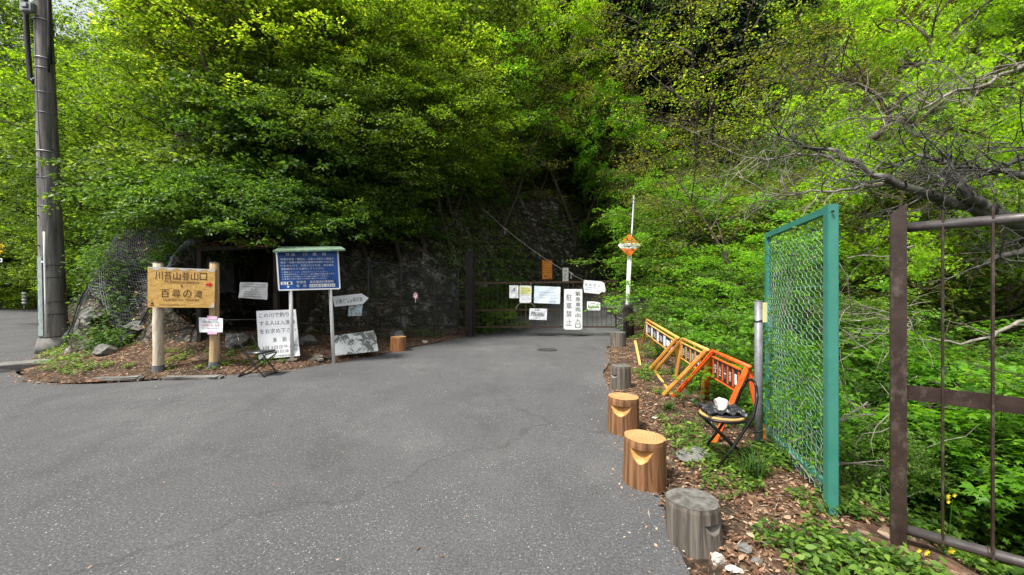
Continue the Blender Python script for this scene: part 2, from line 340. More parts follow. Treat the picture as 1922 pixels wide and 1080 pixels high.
# ------------------------------------------------------------------ terrain
def hash2(i, j, seed=0):
    n = (i.astype(np.int64)*374761393+j.astype(np.int64)*668265263+seed*1442695041) & 0x7fffffff
    n = ((n ^ (n >> 13))*1274126177) & 0x7fffffff
    return ((n ^ (n >> 16)) & 0xffff)/65535.0
def vnoise(x, y, s, seed=0):
    x = np.asarray(x, float)/s; y = np.asarray(y, float)/s
    i = np.floor(x).astype(np.int64); j = np.floor(y).astype(np.int64); fx = x-i; fy = y-j
    fx = fx*fx*(3-2*fx); fy = fy*fy*(3-2*fy)
    a_ = hash2(i, j, seed); b_ = hash2(i+1, j, seed); c_ = hash2(i, j+1, seed); d_ = hash2(i+1, j+1, seed)
    return (a_*(1-fx)+b_*fx)*(1-fy)+(c_*(1-fx)+d_*fx)*fy-.5
ROAD_R = [(1.0, -6), (1.0, 1.5), (1.09, 2.2), (1.13, 3.0), (1.28, 4.4), (1.5, 5.9), (1.75, 7.2), (2.05, 8.46), (2.6, 10.6), (3.3, 11.8), (3.7, 13), (4.6, 16), (6.2, 18.7), (9.5, 21.5), (15, 24), (26, 26)]
ROAD_L = [(26, 30), (14, 28.3), (7, 25.5), (3.2, 22.2), (1.2, 18.5), (-.4, 15), (-1.0, 13.4), (-1.45, 12.7), (-2.0, 11.7), (-2.7, 10.6), (-3.2, 9.2), (-4.1, 7.75), (-5.2, 7.15), (-6.3, 6.85), (-7.5, 6.55), (-8.4, 6.75), (-9.3, 7.4), (-10.2, 8.2), (-11.15, 9.15), (-12.4, 10.6), (-14.3, 12.8), (-22, 19.5), (-33, 28), (-60, 40), (-60, -6)]
RP = np.array(ROAD_R+ROAD_L, float)
def road_dist(x, y):
    x = np.asarray(x, float); y = np.asarray(y, float); d = np.full(x.shape, 1e9); ins = np.zeros(x.shape, bool)
    n = len(RP)
    for i in range(n):
        ax, ay = RP[i]; bx, by = RP[(i+1) % n]; ex, ey = bx-ax, by-ay; L = ex*ex+ey*ey+1e-12
        t = np.clip(((x-ax)*ex+(y-ay)*ey)/L, 0, 1); d = np.minimum(d, np.hypot(x-ax-t*ex, y-ay-t*ey))
        c = ((ay > y) != (by > y)); xi = ax+(y-ay)*ex/np.where(abs(ey) < 1e-9, 1e-9, ey); ins ^= c & (x < xi)
    return np.where(ins, -d, d)
rr_y = np.array([p[1] for p in ROAD_R]); rr_x = np.array([p[0] for p in ROAD_R])
def sstep(a_, b_, x): t = np.clip((x-a_)/(b_-a_), 0, 1); return t*t*(3-2*t)
def base_z(x, y):
    return 0.115*np.clip(y-13.0, 0, 16)*sstep(-11, -5, x)*sstep(12.3, 15, y)
SH = (-7.35, -5.15, 8.7, 11.4)             # the recess under the old roof
def zf(x, y, rough=True):
    x = np.asarray(x, float); y = np.asarray(y, float)
    d = road_dist(x, y); b = base_z(x, y); dd = np.maximum(d, 0)
    right = (x > np.interp(y, rr_y, rr_x)-.3) & (y < 26+.0*x)
    right_f = right.astype(float)
    # left / hill side
    n1 = vnoise(x, y, 3.1, 1)*1.0; n2 = vnoise(x, y, 1.1, 2); n3 = vnoise(x, y, .4, 3)
    d0 = 1.7+.5*vnoise(x, y, 2.3, 5)
    d0 = d0-sstep(11.5, 13.5, y)*.9*sstep(-5, -3, x)
    cr = 1-sstep(-9.6, -8.2, x); d0 = d0-.95*cr
    up = np.maximum(dd-d0, 0)
    zl = .16*dd+.12*np.minimum(dd, d0)+sstep(0, .25, up)*.30+(1.9+.9*cr)*np.minimum(up, 1.9)+1.05*np.clip(up-1.9, 0, 9)+.9*np.clip(up-10.9, 0, 60)
    zl = np.where(x < -13, zl*.55+.45*(.25*dd), zl)
    far = sstep(22, 30, y)*sstep(-6, 6, x); zl = zl*(1+.12*far)
    if rough:
        amp = sstep(.2, 2.5, dd)
        zl = zl+amp*(n1*1.2+n2*.75+n3*.35+vnoise(x, y, .17, 4)*.16)*sstep(0, 1.2, up+.35)+n3*.06*sstep(.1, .5, dd)
    # right / ravine side
    hr = np.maximum(x-np.interp(y, rr_y, rr_x), 0)
    zr = .03*sstep(0, .3, dd)-.62*np.clip(dd-1.45, 0, 5.5)+1.05*np.clip(dd-9.5, 0, 9)+.95*np.clip(dd-18.5, 0, 80)
    if rough: zr = zr+n3*.07*sstep(.05, .6, dd)+(n1*.9+n2*.35)*sstep(1.6, 4, dd)
    z = b+np.where(right, zr, zl)
    # blend beyond the end of the curve
    k = sstep(24.5, 27, y); z = np.where(right, z*(1-k)+(b+zl)*k, z)
    # recess
    m = sstep(SH[0]-.15, SH[0]+.05, x)*(1-sstep(SH[1]-.05, SH[1]+.15, x))*sstep(SH[2]-.2, SH[2], y)*(1-sstep(SH[3]-.05, SH[3]+.2, y))
    z = z*(1-m)+np.minimum(z, .55)*m
    z = np.where(d < 0.06, b-.03-.10*sstep(0, .4, -d), z)
    return z
def z1(x, y, rough=True): return float(zf(np.array([x]), np.array([y]), rough)[0])
def axis(lo, hi, fine_lo, fine_hi, step, grow=1.045):
    a_ = list(np.arange(fine_lo, fine_hi, step)); s_ = step; x = fine_hi
    while x < hi: a_.append(x); s_ *= grow; x += s_
    s_ = step; x = fine_lo
    while x > lo: s_ *= grow; x -= s_; a_.insert(0, x)
    return np.array(a_)
xs = axis(-75, 80, -13, 6.5, .085); ys = axis(-8, 95, 1.2, 14, .085)
XX, YY = np.meshgrid(xs, ys); ZZ = zf(XX, YY)
nx, ny = len(xs), len(ys)
V = np.stack([XX, YY, ZZ], -1).reshape(-1, 3)
ii = (np.arange(ny-1)[:, None]*nx+np.arange(nx-1)[None, :]).ravel()
ground = link(np_mesh('ground', V, np.stack([ii, ii+1, ii+nx+1, ii+nx], 1), 'soil', True), 'ground')
ground['kind'] = 'structure'
# road sheet: triangulated inside the outline
rs_x = axis(-60, 27, -13, 5, .25, 1.08); rs_y = axis(-6, 42, -2, 24, .25, 1.08)
bm = bmesh.new()
edge_pts = []
for i in range(len(RP)):
    p = RP[i]; q = RP[(i+1) % len(RP)]; L = np.hypot(*(q-p)); n = max(1, int(L/.25)) if L < 12 else max(1, int(L/1.5))
    for k in range(n):
        t = k/n; c = p+(q-p)*t; nrm = np.array([-(q-p)[1], (q-p)[0]])/L
        jit = (vnoise(c[0], c[1], .5, 9)*.16+vnoise(c[0], c[1], 1.7, 10)*.2) if (-12 < c[0] < 8 and c[1] > 1) else 0
        edge_pts.append(c+nrm*float(jit))
me = bpy.data.meshes.new('tmp')
bvs = [bm.verts.new((float(p[0]), float(p[1]), 0)) for p in edge_pts]
f = bm.faces.new(bvs); bmesh.ops.triangulate(bm, faces=[f])
for xc in np.arange(-12, 10, 1.0):
    bmesh.ops.bisect_plane(bm, geom=bm.verts[:]+bm.edges[:]+bm.faces[:], plane_co=(xc, 0, 0), plane_no=(1, 0, 0))
for yc in np.arange(12, 30, .5):
    bmesh.ops.bisect_plane(bm, geom=bm.verts[:]+bm.edges[:]+bm.faces[:], plane_co=(0, yc, 0), plane_no=(0, 1, 0))
for v in bm.verts: v.co.z = float(base_z(np.array([v.co.x]), np.array([v.co.y]))[0])
bm.normal_update()
for f in bm.faces:
    if f.normal.z < 0: f.normal_flip()
bm.to_mesh(me); bm.free(); me.name = 'road'; me.materials.append(M['asphalt'])
road = link(me, 'road'); road['kind'] = 'structure'

# ------------------------------------------------------------------ foliage engine
def leaf_mesh(name, pos, nrm, dr, size, mat, kind='kite'):
    """pos, nrm, dr (n,3); size (n,)"""
    n = len(pos)
    nrm = nrm/np.linalg.norm(nrm, axis=1, keepdims=True)
    side = np.cross(dr, nrm); side /= np.linalg.norm(side, axis=1, keepdims=True)+1e-9
    dr = np.cross(nrm, side)
    s = size[:, None]
    if kind == 'kite':
        T = [(0, 0, 0), (.45, .30, .05), (1, 0, -.10), (.45, -.30, .05)]
    elif kind == 'needle':
        T = [(0, 0, 0), (.5, .022, .03), (1, 0, 0), (.5, -.022, .03)]
    elif kind == 'oval':
        T = [(0, 0, 0), (.3, .24, .05), (.68, .20, .03), (1, 0, -.12), (.68, -.20, .03), (.3, -.24, .05)]
    else:   # star: palmate maple leaf
        T = [(0, 0, 0), (.08, .42, -.04), (.30, .20, .02), (.62, .50, -.06), (.55, .16, .02), (1.0, 0, -.1), (.55, -.16, .02), (.62, -.50, -.06), (.30, -.20, .02), (.08, -.42, -.04)]
    k = len(T)
    V = np.stack([pos+s*(t[0]*dr+t[1]*side+t[2]*nrm) for t in T], 1).reshape(-1, 3)
    Fq = (np.arange(n)[:, None]*k+np.arange(k)[None, :])
    return np_mesh(name, V, Fq, mat)
def sprays(tw_p, tw_d, tw_l, per, leaf, seed, flat=.45, droop=.25, wid=.33):
    """flat sprays of leaves along twigs -> pos, nrm, dir, size"""
    r = np.random.default_rng(seed); n = len(tw_p)
    t = r.uniform(.05, 1.05, (n, per)); sd = r.choice([-1., 1.], (n, per))
    d = tw_d/np.linalg.norm(tw_d, axis=1, keepdims=True)
    up = np.array([0, 0, 1.])+r.normal(0, flat*.55, (n, 3)); lat = np.cross(d, up); lat /= np.linalg.norm(lat, axis=1, keepdims=True)+1e-9
    un = np.cross(lat, d)
    off = r.uniform(.05, 1, (n, per))*wid*(1.1-t*.75)*tw_l[:, None]*sd
    pos = tw_p[:, None]+d[:, None]*(t*tw_l[:, None])[..., None]+lat[:, None]*off[..., None]
    pos[..., 2] -= droop*(t**2)*tw_l[:, None]*.6+np.abs(off)*.25
    pos += r.normal(0, .035, pos.shape)*tw_l[:, None, None]
    dr = d[:, None]*.7+lat[:, None]*sd[..., None]*.9+r.normal(0, .3, pos.shape); dr[..., 2] -= .25
    nr = un[:, None]+r.normal(0, flat, pos.shape)
    sz = leaf*r.uniform(.6, 1.25, (n, per))
    return pos.reshape(-1, 3), nr.reshape(-1, 3), dr.reshape(-1, 3), sz.ravel()
def path(p, d, L, n, wob, grav, r):
    pts = [np.array(p, float)]; d = np.array(d, float); d /= np.linalg.norm(d)
    for i in range(n):
        d = d+r.normal(0, wob, 3); d[2] += grav; d /= np.linalg.norm(d); pts.append(pts[-1]+d*L/n)
    return pts
def make_tree_data(seed, H=7.0, R=2.6, cb=.3, limbs=22, subs=6, twigs=5, per=16, leaf=.075, mat='leaf_mid', kind='kite',
                   trunk_r=.11, lean=(0, 0), wood='bark', twl=.62, upward=.35, flat=.45, bare=False, stems=1):
    r = np.random.default_rng(seed); wd = MB(); tp, td, tl = [], [], []
    for st in range(stems):
        az0 = r.uniform(0, 2*PI); sp = 0 if stems == 1 else .5
        d0 = (lean[0]+sp*math.cos(az0), lean[1]+sp*math.sin(az0), 1)
        tr = path((0, 0, -.25), d0, H*.95*math.sqrt(1+d0[0]**2+d0[1]**2)*r.uniform(.8, 1), 9, .09, .02, r)
        wd.tube(tr, [trunk_r*(1-.85*i/9) for i in range(10)], 7)
        for l in range(limbs//stems):
            h = cb+(1-cb)*(l+.5)/(limbs//stems)*r.uniform(.9, 1.05); h = min(h, .98)
            k = h*9; i0 = min(int(k), 8); p = tr[i0]+(tr[i0+1]-tr[i0])*(k-i0)
            az = l*2.399+r.uniform(-.4, .4); hh = (h-cb)/(1-cb)
            ln = R*(.45+.75*math.sin(PI*min(1, .22+hh*.78)))*r.uniform(.65, 1.15)
            d = (math.cos(az), math.sin(az), upward+hh*.55+r.normal(0, .12))
            lp = path(p, d, ln, 6, .14, -.045, r); rad = trunk_r*.42*(1-h*.55)
            wd.tube(lp, [rad*(1-.8*i/6)+.004 for i in range(7)], 5, False)
            for q in range(subs):
                t = .25+.75*(q+.5)/subs; k2 = t*6; j0 = min(int(k2), 5); sp_ = lp[j0]+(lp[j0+1]-lp[j0])*(k2-j0)
                a2 = az+(1 if q % 2 else -1)*r.uniform(.4, 1.2); d2 = (math.cos(a2), math.sin(a2), r.normal(.12, .2))
                s2 = path(sp_, d2, ln*.42*r.uniform(.6, 1.1), 3, .16, -.03, r)
                wd.tube(s2, [rad*.35+.003, rad*.28+.0025, .004, .002], 3, False)
                for g in range(twigs):
                    kk = r.uniform(.2, 3); m0 = min(int(kk), 2); tpnt = s2[m0]+(s2[m0+1]-s2[m0])*(kk-m0)
                    a3 = a2+r.uniform(-1.1, 1.1); tp.append(tpnt); td.append((math.cos(a3), math.sin(a3), r.normal(.0, .22))); tl.append(twl*r.uniform(.55, 1.25))
    tp, td, tl = np.array(tp), np.array(td), np.array(tl)
    if bare:
        for p, d, l in zip(tp, td, tl):
            wd.tube([p, p+d*l*.5+r.normal(0, .04, 3), p+d*l+r.normal(0, .08, 3)], [.005, .0035, .0015], 3, False)
        lm = None
        if per: 
            lm = leaf_mesh('crown', *sprays(tp, td, tl, per, leaf, seed+1, flat), mat, kind)
    else:
        lm = leaf_mesh('crown', *sprays(tp, td, tl, per, leaf, seed+1, flat), mat, kind)
    me = bpy.data.meshes.new('trunk'); me.from_pydata(wd.v, [], wd.f); me.materials.append(M[wood]); me.update()
    return me, lm
TREES = {}
def tree(kind, x, y, label, cat='tree', group=None, s=1.0, rz=None, z=None, mat=None, name='broadleaf_tree', sz=None):
    wm, lm = TREES[kind]
    rz = random.uniform(0, 2*PI) if rz is None else rz
    if z is None and SH[0]-.3 < x < SH[1]+.3 and SH[2] < y < SH[3]+.5: y = SH[3]+.5
    z = z1(x, y) if z is None else z
    t = thing(name, label, cat, (x, y, z), group); t.rotation_euler = (0, 0, rz); t.scale = (s, s, (sz or s))
    o = bpy.data.objects.new('trunk', wm); col.objects.link(o); o.parent = t
    if lm is not None:
        o = bpy.data.objects.new('crown', lm); col.objects.link(o); o.parent = t
        if mat:
            o.material_slots[0].link = 'OBJECT'; o.material_slots[0].material = M[mat]
    return t
# ------------------------------------------------------------------ boards and lettering
def text_geo(body):
    c = bpy.data.curves.new('t', 'FONT'); c.body = body; c.resolution_u = 2
    o = bpy.data.objects.new('t', c); col.objects.link(o)
    bpy.context.view_layer.update(); dg = bpy.context.evaluated_depsgraph_get()
    me = bpy.data.meshes.new_from_object(o.evaluated_get(dg))
    v = np.array([list(p.co)[:2] for p in me.vertices]) if len(me.vertices) else np.zeros((0, 2))
    f = [tuple(p.vertices) for p in me.polygons]
    bpy.data.objects.remove(o); bpy.data.meshes.remove(me); bpy.data.curves.remove(c)
    return v, f
class Board:
    """flat board from four world corners TL TR BR BL"""
    def __init__(s, c, thick=.02, sag=0, seed=0):
        s.c = [Vector(p) for p in c]; s.t = thick
        s.n = (s.c[3]-s.c[0]).cross(s.c[1]-s.c[0]).normalized()
        if s.n.dot(Vector((0, 0, CAMH))-s.c[0]) < 0: s.n = -s.n
        s.sag = sag; s.seed = seed
    def at(s, u, v, off=0.0):
        a_ = s.c[0].lerp(s.c[1], u); b_ = s.c[3].lerp(s.c[2], u); p = a_.lerp(b_, v)
        if s.sag:
            k = s.seed*7.3
            off += s.sag*(math.sin(u*5.1+k+v*2)*math.cos(v*4.3+k*.6)+.5*math.sin(u*11+v*9+k))
        return p+s.n*off
    def slab(s, mb, outline=None, mi=0):
        n = 14 if s.sag else 1
        if outline is None:
            fr = [[s.at(i/n, j/n) for i in range(n+1)] for j in range(n+1)]; b = len(mb.v)
            W = n+1; N = W*W
            vs = [p for row in fr for p in row]; vs = vs+[p-s.n*s.t for p in vs]
            fs = []
            for j in range(n):
                for i in range(n):
                    q = j*W+i; fs.append((q, q+W, q+W+1, q+1)); fs.append((N+q, N+q+1, N+q+W+1, N+q+W))
            for i in range(n):
                fs += [(i, i+1, N+i+1, N+i), (n*W+i, N+n*W+i, N+n*W+i+1, n*W+i+1), (i*W, N+i*W, N+(i+1)*W, (i+1)*W), (i*W+n, (i+1)*W+n, N+(i+1)*W+n, N+i*W+n)]
            mb.add(vs, fs, mi)
        else:
            k = len(outline); vs = [s.at(u, v) for u, v in outline]+[s.at(u, v, -s.t) for u, v in outline]
            mb.add(vs, [tuple(range(k)), tuple(range(2*k-1, k-1, -1))]+[(i, (i+1) % k, k+(i+1) % k, k+i) for i in range(k)], mi)
        return mb
    def write(s, mb, body, u0, u1, v0, v1, off=.003, vertical=False, weight=0):
        if vertical:
            n = len(body)
            for i, ch in enumerate(body):
                h = (v1-v0)/n; s.write(mb, ch, u0, u1, v0+h*(i+.10), v0+h*(i+.90), off)
            return
        v, f = text_geo(body)
        if not len(v): return
        x0, x1 = v[:, 0].min(), v[:, 0].max(); y0, y1 = v[:, 1].min(), v[:, 1].max()
        if x1-x0 < 1e-4 or y1-y0 < 1e-4: return
        mb.add([s.at(u0+(u1-u0)*(x-x0)/(x1-x0), v1-(v1-v0)*(y-y0)/(y1-y0), off) for x, y in v], f)
    def rect(s, mb, u0, u1, v0, v1, off=.003):
        mb.add([s.at(u0, v1, off), s.at(u1, v1, off), s.at(u1, v0, off), s.at(u0, v0, off)], [(0, 1, 2, 3)])
    def poly(s, mb, pts, off=.003): mb.add([s.at(u, v, off) for u, v in pts], [tuple(range(len(pts)))])
def quad(px, D):
    Ds = D if isinstance(D, (list, tuple)) else [D]*4
    return [P(x, y, d) for (x, y), d in zip(px, Ds)]
def cyl(mb, x, y, za, zb, r0, r1=None, n=20, rows=8, wob=0, seed=0, mi=0):
    pts = [(x+wob*math.sin(seed+i*1.3)*.5, y+wob*math.cos(seed+i*.9)*.5, za+(zb-za)*i/rows) for i in range(rows+1)]
    r1 = r1 or r0; mb.tube(pts, [r0+(r1-r0)*i/rows for i in range(rows+1)], n, True, mi); return mb

# --- wooden trailhead sign
b0 = P(293, 705, 7.12); root = thing('trailhead_sign', 'honey coloured wooden sign board with dark carved Japanese writing on two round log posts', 'sign', (b0.x, b0.y, .1))
bd = Board(quad([(277, 501), (404, 506), (402, 578), (277, 577)], [6.98, 7.28, 7.28, 6.98]), .045)
mb = MB(); bd.slab(mb); brd = mb.build('board', 'sign_wood', root)
mb = MB()
pts = [(0, .0)]+[(i/16, .035+.04*abs(math.sin(i*1.7))) for i in range(17)][0:]+[(1, 0)]
bd.poly(mb, [(0, 0)]+[(1, 0)]+[(1-i/16, .05+.035*math.sin(i*1.9)) for i in range(17)], .002)
bd.poly(mb, [(.93, 1), (.955, .91), (1, .87), (1, 1)], .002)
mb.build('worn_edge', mottled('bleached_wood', (.45, .43, .40), (.66, .62, .56), 12, .9), brd)
mb = MB()
for ch, i in zip('川苔山登山口', range(6)): bd.write(mb, ch, .105+i*.132, .215+i*.132, .10, .30)
for ch, i in zip('百尋の滝', range(4)): bd.write(mb, ch, .19+i*.165, .315+i*.165, .55, .75)
bd.write(mb, 'Mt.Kawanori entrance', .25, .76, .315, .39); bd.write(mb, 'Hyakuhirono Waterfall', .23, .76, .77, .85)
bd.poly(mb, [(.50+.014*math.cos(t), .455+.025*math.sin(t)) for t in np.arange(0, 6.2, .5)])
bd.write(mb, '東京都 西多摩建設事務所 奥多摩', .17, .57, .92, .95)
bd.poly(mb, [(.05, .93), (.085, .93), (.085, .895), (.068, .86), (.05, .895)]); bd.rect(mb, .035, .10, .945, .96)
mb.build('lettering', 'ink_brown', brd)
mb = MB(); bd.poly(mb, [(.86, .375), (.915, .375), (.915, .32), (.97, .40), (.915, .48), (.915, .425), (.86, .425)], .004); mb.build('arrow', 'red', brd)
for px, D, m_, ytop in ((293, 7.13, 'post_birch', 494), (399, 7.40, 'post_wood', 494)):
    c = P(px, 700, D); zt = P(px, ytop, D).z; zb = z1(c.x, c.y)-.15
    mb = cyl(MB(), c.x, c.y+.045, zb, zt, .083, .076, 18, 12, .004, px); po = mb.build('post', m_, root, True)
    mb = cyl(MB(), c.x, c.y+.045, zt, zt+.02, .080, .074, 18, 1); mb.build('cap', 'old_side', po)
    mb = cyl(MB(), c.x, c.y+.045, zb, zb+.26, .095, .091, 18, 1); mb.build('base_sleeve', 'grey_pipe', po)

# --- small paper notice taped to the right post
bd = Board(quad([(373, 596), (418, 598), (418, 624), (374, 624)], 7.30), .004, .003, 2)
o = thing('paper_notice', 'small white notice held by pink tape on the right post of the wooden sign', 'notice', bd.at(.5, .5))
pn = bd.slab(MB()).build('sheet', 'paper', o)
mb = MB(); bd.write(mb, '川苔山登山口付近', .13, .86, .20, .36, .006); bd.write(mb, 'ている場合があります。', .13, .90, .66, .78, .006); mb.build('lettering', 'ink', pn)
mb = MB(); bd.write(mb, 'は道幅が狭く転落', .13, .87, .43, .58, .006); mb.build('red_lettering', 'ink_red', pn)
for v0, v1 in ((-.14, .10), (.92, 1.13)):
    mb = MB(); bd.poly(mb, [(.36, v0), (.78, v0+.02), (.77, v1), (.37, v1)], .008); mb.build('pink_tape', 'pink_tape', o)

# --- blue information board
def info_board():
    root = thing('information_board', 'blue forest road information board with white text on two white posts, green roof strip', 'sign', P(590, 690, 7.95)*1.0)
    D = [7.85, 8.25, 8.25, 7.85]
    bd = Board(quad([(519, 471), (634, 470), (638, 542), (524, 545)], D), .04)
    pl = bd.slab(MB()).build('panel', 'blue_sign', root)
    mb = MB(); e_ = .018
    for a_, b_ in (((0, 0), (0, 1)), ((0, 1), (1, 1)), ((1, 1), (1, 0)), ((1, 0), (0, 0))):
        mb.bar(bd.at(*a_, .012), bd.at(*b_, .012), .026, .016, bd.n)
    mb.build('frame', 'white_paint', root)
    mb = MB()
    for s_, u0, u1 in (('林', .14, .20), ('道', .22, .29), ('川', .41, .48), ('乗', .57, .64), ('線', .73, .80)): bd.write(mb, s_, u0, u1, .05, .135)
    L = ['林道の待避・構造は、公道とは異なり路面の', '保全・法面の落石防止策等の対策が十分であ', 'りませんので、利用される方は、次の事を', '承認厳守のうえ通行してください。']
    for i, t in enumerate(L): bd.write(mb, t, .05, .92 if i < 3 else .76, .19+i*.083, .245+i*.083)
    L = ['1. 最高スピードは、20km以下としてください。', '2. 無断駐車等禁止、オフロード車は横転の危険があります。', '3. 夜間または降雨のときの通行は避けてください。', '4. 見通しの悪い箇所での駐車は避けてください。']
    for i, t in enumerate(L): bd.write(mb, t, .06, (.80, .93, .82, .79)[i], .53+i*.058, .565+i*.058)
    bd.write(mb, '管理者', .28, .44, .775, .84); bd.write(mb, '東京都森林事務所', .50, .90, .775, .84)
    bd.write(mb, '電　話', .28, .44, .87, .935)
    mb.build('lettering', 'white_paint', pl)
    mb = MB(); bd.rect(mb, .49, .92, .865, .945, .002); bd.rect(mb, .03, .115, .79, .87, .002); bd.rect(mb, .125, .215, .79, .87, .002); bd.rect(mb, .13, .16, .895, .94, .002)
    st = mb.build('sticker', 'white_sign', pl)
    mb = MB(); bd.write(mb, '0428-83-2350', .50, .91, .875, .935, .004); bd.write(mb, '2', .05, .10, .80, .86, .004); bd.write(mb, '1', .15, .19, .80, .86, .004); mb.build('lettering', 'ink', st)
    for (xt, yt, xb, yb, d) in ((544, 543, 549, 692, 7.93), (617, 541, 627, 680, 8.3)):
        mb = MB(); a_, b_ = P(xt, yt-60, d+.05), P(xb, yb, d+.05); b_.z = z1(b_.x, b_.y)-.1
        mb.tube([a_, b_], .036, 14); mb.build('post', 'white_paint', root, True)
    rf = MB(); A = [P(512, 472, 7.65), P(648, 469, 8.15), P(640, 464, 8.75), P(528, 464, 8.35)]
    rf.hexa([p-Vector((0, 0, .02)) for p in A]+[p+Vector((0, 0, .012)) for p in A]); rf.build('roof', 'green_roof', root)
info_board()

# --- fishing notice
bd = Board(quad([(481, 584), (555, 581), (563, 668), (486, 675)], [8.0, 8.2, 8.0, 7.8]), .012)
o = thing('fishing_notice', 'tall white board with black Japanese fishing notice leaning behind the blue sign post', 'sign', bd.at(.5, 1))
pl = bd.slab(MB()).build('board', 'white_sign', o)
mb = MB()
for t, u0, u1, v0 in (('この川で釣りを', .06, .96, .05), ('する人は入漁券', .06, .96, .22), ('をお求め下さい', .06, .96, .39), ('漁', .36, .46, .58), ('期', .60, .70, .58)): bd.write(mb, t, u0, u1, v0, v0+.10)
bd.write(mb, '3月 5日正午より', .10, .96, .745, .815); bd.write(mb, '9月30日日没まで', .10, .97, .84, .905)
bd.write(mb, '氷川漁業協同組合', .35, .88, .945, .985)
mb.build('lettering', 'ink', pl)

# --- crumpled notice on the netting
bd = Board(quad([(451, 530), (503, 531), (501, 563), (448, 559)], [8.3, 8.3, 8.35, 8.35]), .006, .012, 5)
o = thing('crumpled_notice', 'small creased white plate with black fishing text hanging inside the dark recess', 'notice', bd.at(.5, .5))
pl = bd.slab(MB()).build('sheet', 'white_sign', o)
mb = MB()
for i, (t, u0, u1) in enumerate((('この川で釣りをする人は', .10, .93), ('入漁券をお求め下さい', .07, .95), ('漁　期', .42, .62), ('3月5日正午より', .18, .72), ('9月30日日没まで', .18, .78), ('氷川漁業協同組合', .20, .80))): bd.write(mb, t, u0, u1, .07+i*.15, .16+i*.15, .008)
mb.build('lettering', 'ink', pl)
mb = MB(); mb.tube([P(452, 531, 8.29), P(448, 500, 8.6)], .003, 4); mb.tube([P(502, 532, 8.29), P(506, 500, 8.6)], .003, 4); mb.build('hanging_wire', 'fence_wire', o)

# --- arrow board
bd = Board(quad([(624, 557), (692, 551), (692, 567), (628, 576)], [8.75, 9.05, 9.05, 8.75]), .02)
o = thing('arrow_sign', 'white arrow shaped board pointing right with handwritten black Japanese writing', 'sign', bd.at(.5, .5))
pl = bd.slab(MB(), [(0, 0), (.80, -.06), (1.0, .55), (.83, 1.15), (0, 1)]).build('board', 'white_sign', o)
mb = MB()
for i, ch in enumerate('川乗谷～百尋の滝'): bd.write(mb, ch, .06+i*.095, .06+i*.095+.082, .32, .80)
mb.build('lettering', 'ink', pl)
bd2 = Board(quad([(655, 572), (681, 569), (679, 593), (653, 594)], [8.95, 9.0, 9.0, 8.95]), .006, .02, 8)
o = thing('torn_poster', 'small crumpled faded blue and white poster hanging under the arrow board', 'poster', bd2.at(.5, .5))
m = NT('faded_poster'); c = m.ramp(m.noise(14, 5, m.coord()), [(.35, (.10, .12, .11)), (.5, (.55, .58, .58)), (.6, (.2, .42, .52)), (.7, (.75, .77, .78))]); m.finish(c, .4)
bd2.slab(MB()).build('sheet', m.m, o)

# --- weathered white board lying by the road
bd = Board([P(628, 630, 8.75), P(704, 621, 9.35), P(711, 659, 9.15), P(629, 668, 8.5)], .03)
m = NT('peeling_white'); v = m.coord(); f1 = m.noise(3.4, 8, v, .7, .6)
c = m.ramp(f1, [(.47, (.74, .76, .75)), (.50, (.15, .155, .14))]); c = m.mix(m.ramp(m.noise(9, 6, v, .7), [(.5, (0, 0, 0)), (.58, (.8, .8, .8))]), c, (.62, .64, .62)); m.finish(c, .7, 0, m.bump(f1, .4, .01))
o = thing('weathered_board', 'big white board with peeling grey paint propped low beside the reddish log stool', 'board', bd.at(.5, 1)); bd.slab(MB(), [(0, 0), (.96, -.02), (1, .25), (.99, 1), (0, 1)]).build('panel', m.m, o)

# --- planks
mb = MB(); mb.bar(P(409, 689, 7.75), P(560, 673, 8.05), .20, .035); p = mb.build('plank', 'grey_plank', None, loc=P(480, 682, 7.9)); tag(p, 'long grey timber plank lying under the leaning fishing notice', 'plank')
mb = MB(); mb.bar(P(558, 684, 8.15), P(598, 670, 8.35), .26, .05); mb.bar(P(598, 668, 8.3), P(622, 672, 8.6), .22, .05); mb.bar(P(585, 665, 8.6), P(603, 676, 8.2), .1, .04); p = mb.build('broken_plank', 'grey_plank', None, loc=P(590, 676, 8.3)); tag(p, 'rotten broken plank lying between the two white posts of the blue board', 'plank')

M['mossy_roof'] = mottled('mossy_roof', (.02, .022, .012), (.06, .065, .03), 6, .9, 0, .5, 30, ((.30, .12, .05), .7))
# --- old roof over the recess
root = thing('shelter', 'low dark shelter with a rusty sagging sheet roof covered in leaves above the wooden sign', 'shelter', (-6.2, 8.9, 0))
mb = MB()
def sheet(mb, c4, nseg=30, amp=.02, th=.012):
    A = [Vector(p) for p in c4]; vs = []
    for i in range(nseg+1):
        u = i/nseg
        for j in range(5):
            q = A[0].lerp(A[1], u).lerp(A[3].lerp(A[2], u), j/4); vs.append(q+Vector((0, 0, amp*math.sin(u*nseg*1.6)+.025*math.sin(u*7+j))))
    n = len(vs); vs += [v_-Vector((0, 0, th)) for v_ in vs]; fs = []
    for i in range(nseg):
        for j in range(4):
            a_ = i*5+j; fs += [(a_, a_+1, a_+6, a_+5), (n+a_, n+a_+5, n+a_+6, n+a_+1)]
        fs += [(i*5, i*5+5, n+i*5+5, n+i*5), (i*5+4, n+i*5+4, n+i*5+9, i*5+9)]
    mb.add(vs, fs); return mb
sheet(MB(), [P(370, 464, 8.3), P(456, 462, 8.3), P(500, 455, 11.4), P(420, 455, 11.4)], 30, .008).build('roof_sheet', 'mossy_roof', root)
sheet(MB(), [P(448, 465, 8.25), P(522, 457, 8.25), P(550, 450, 11.4), P(490, 450, 11.4)], 24, .010).build('roof_sheet', 'rust_roof', root)
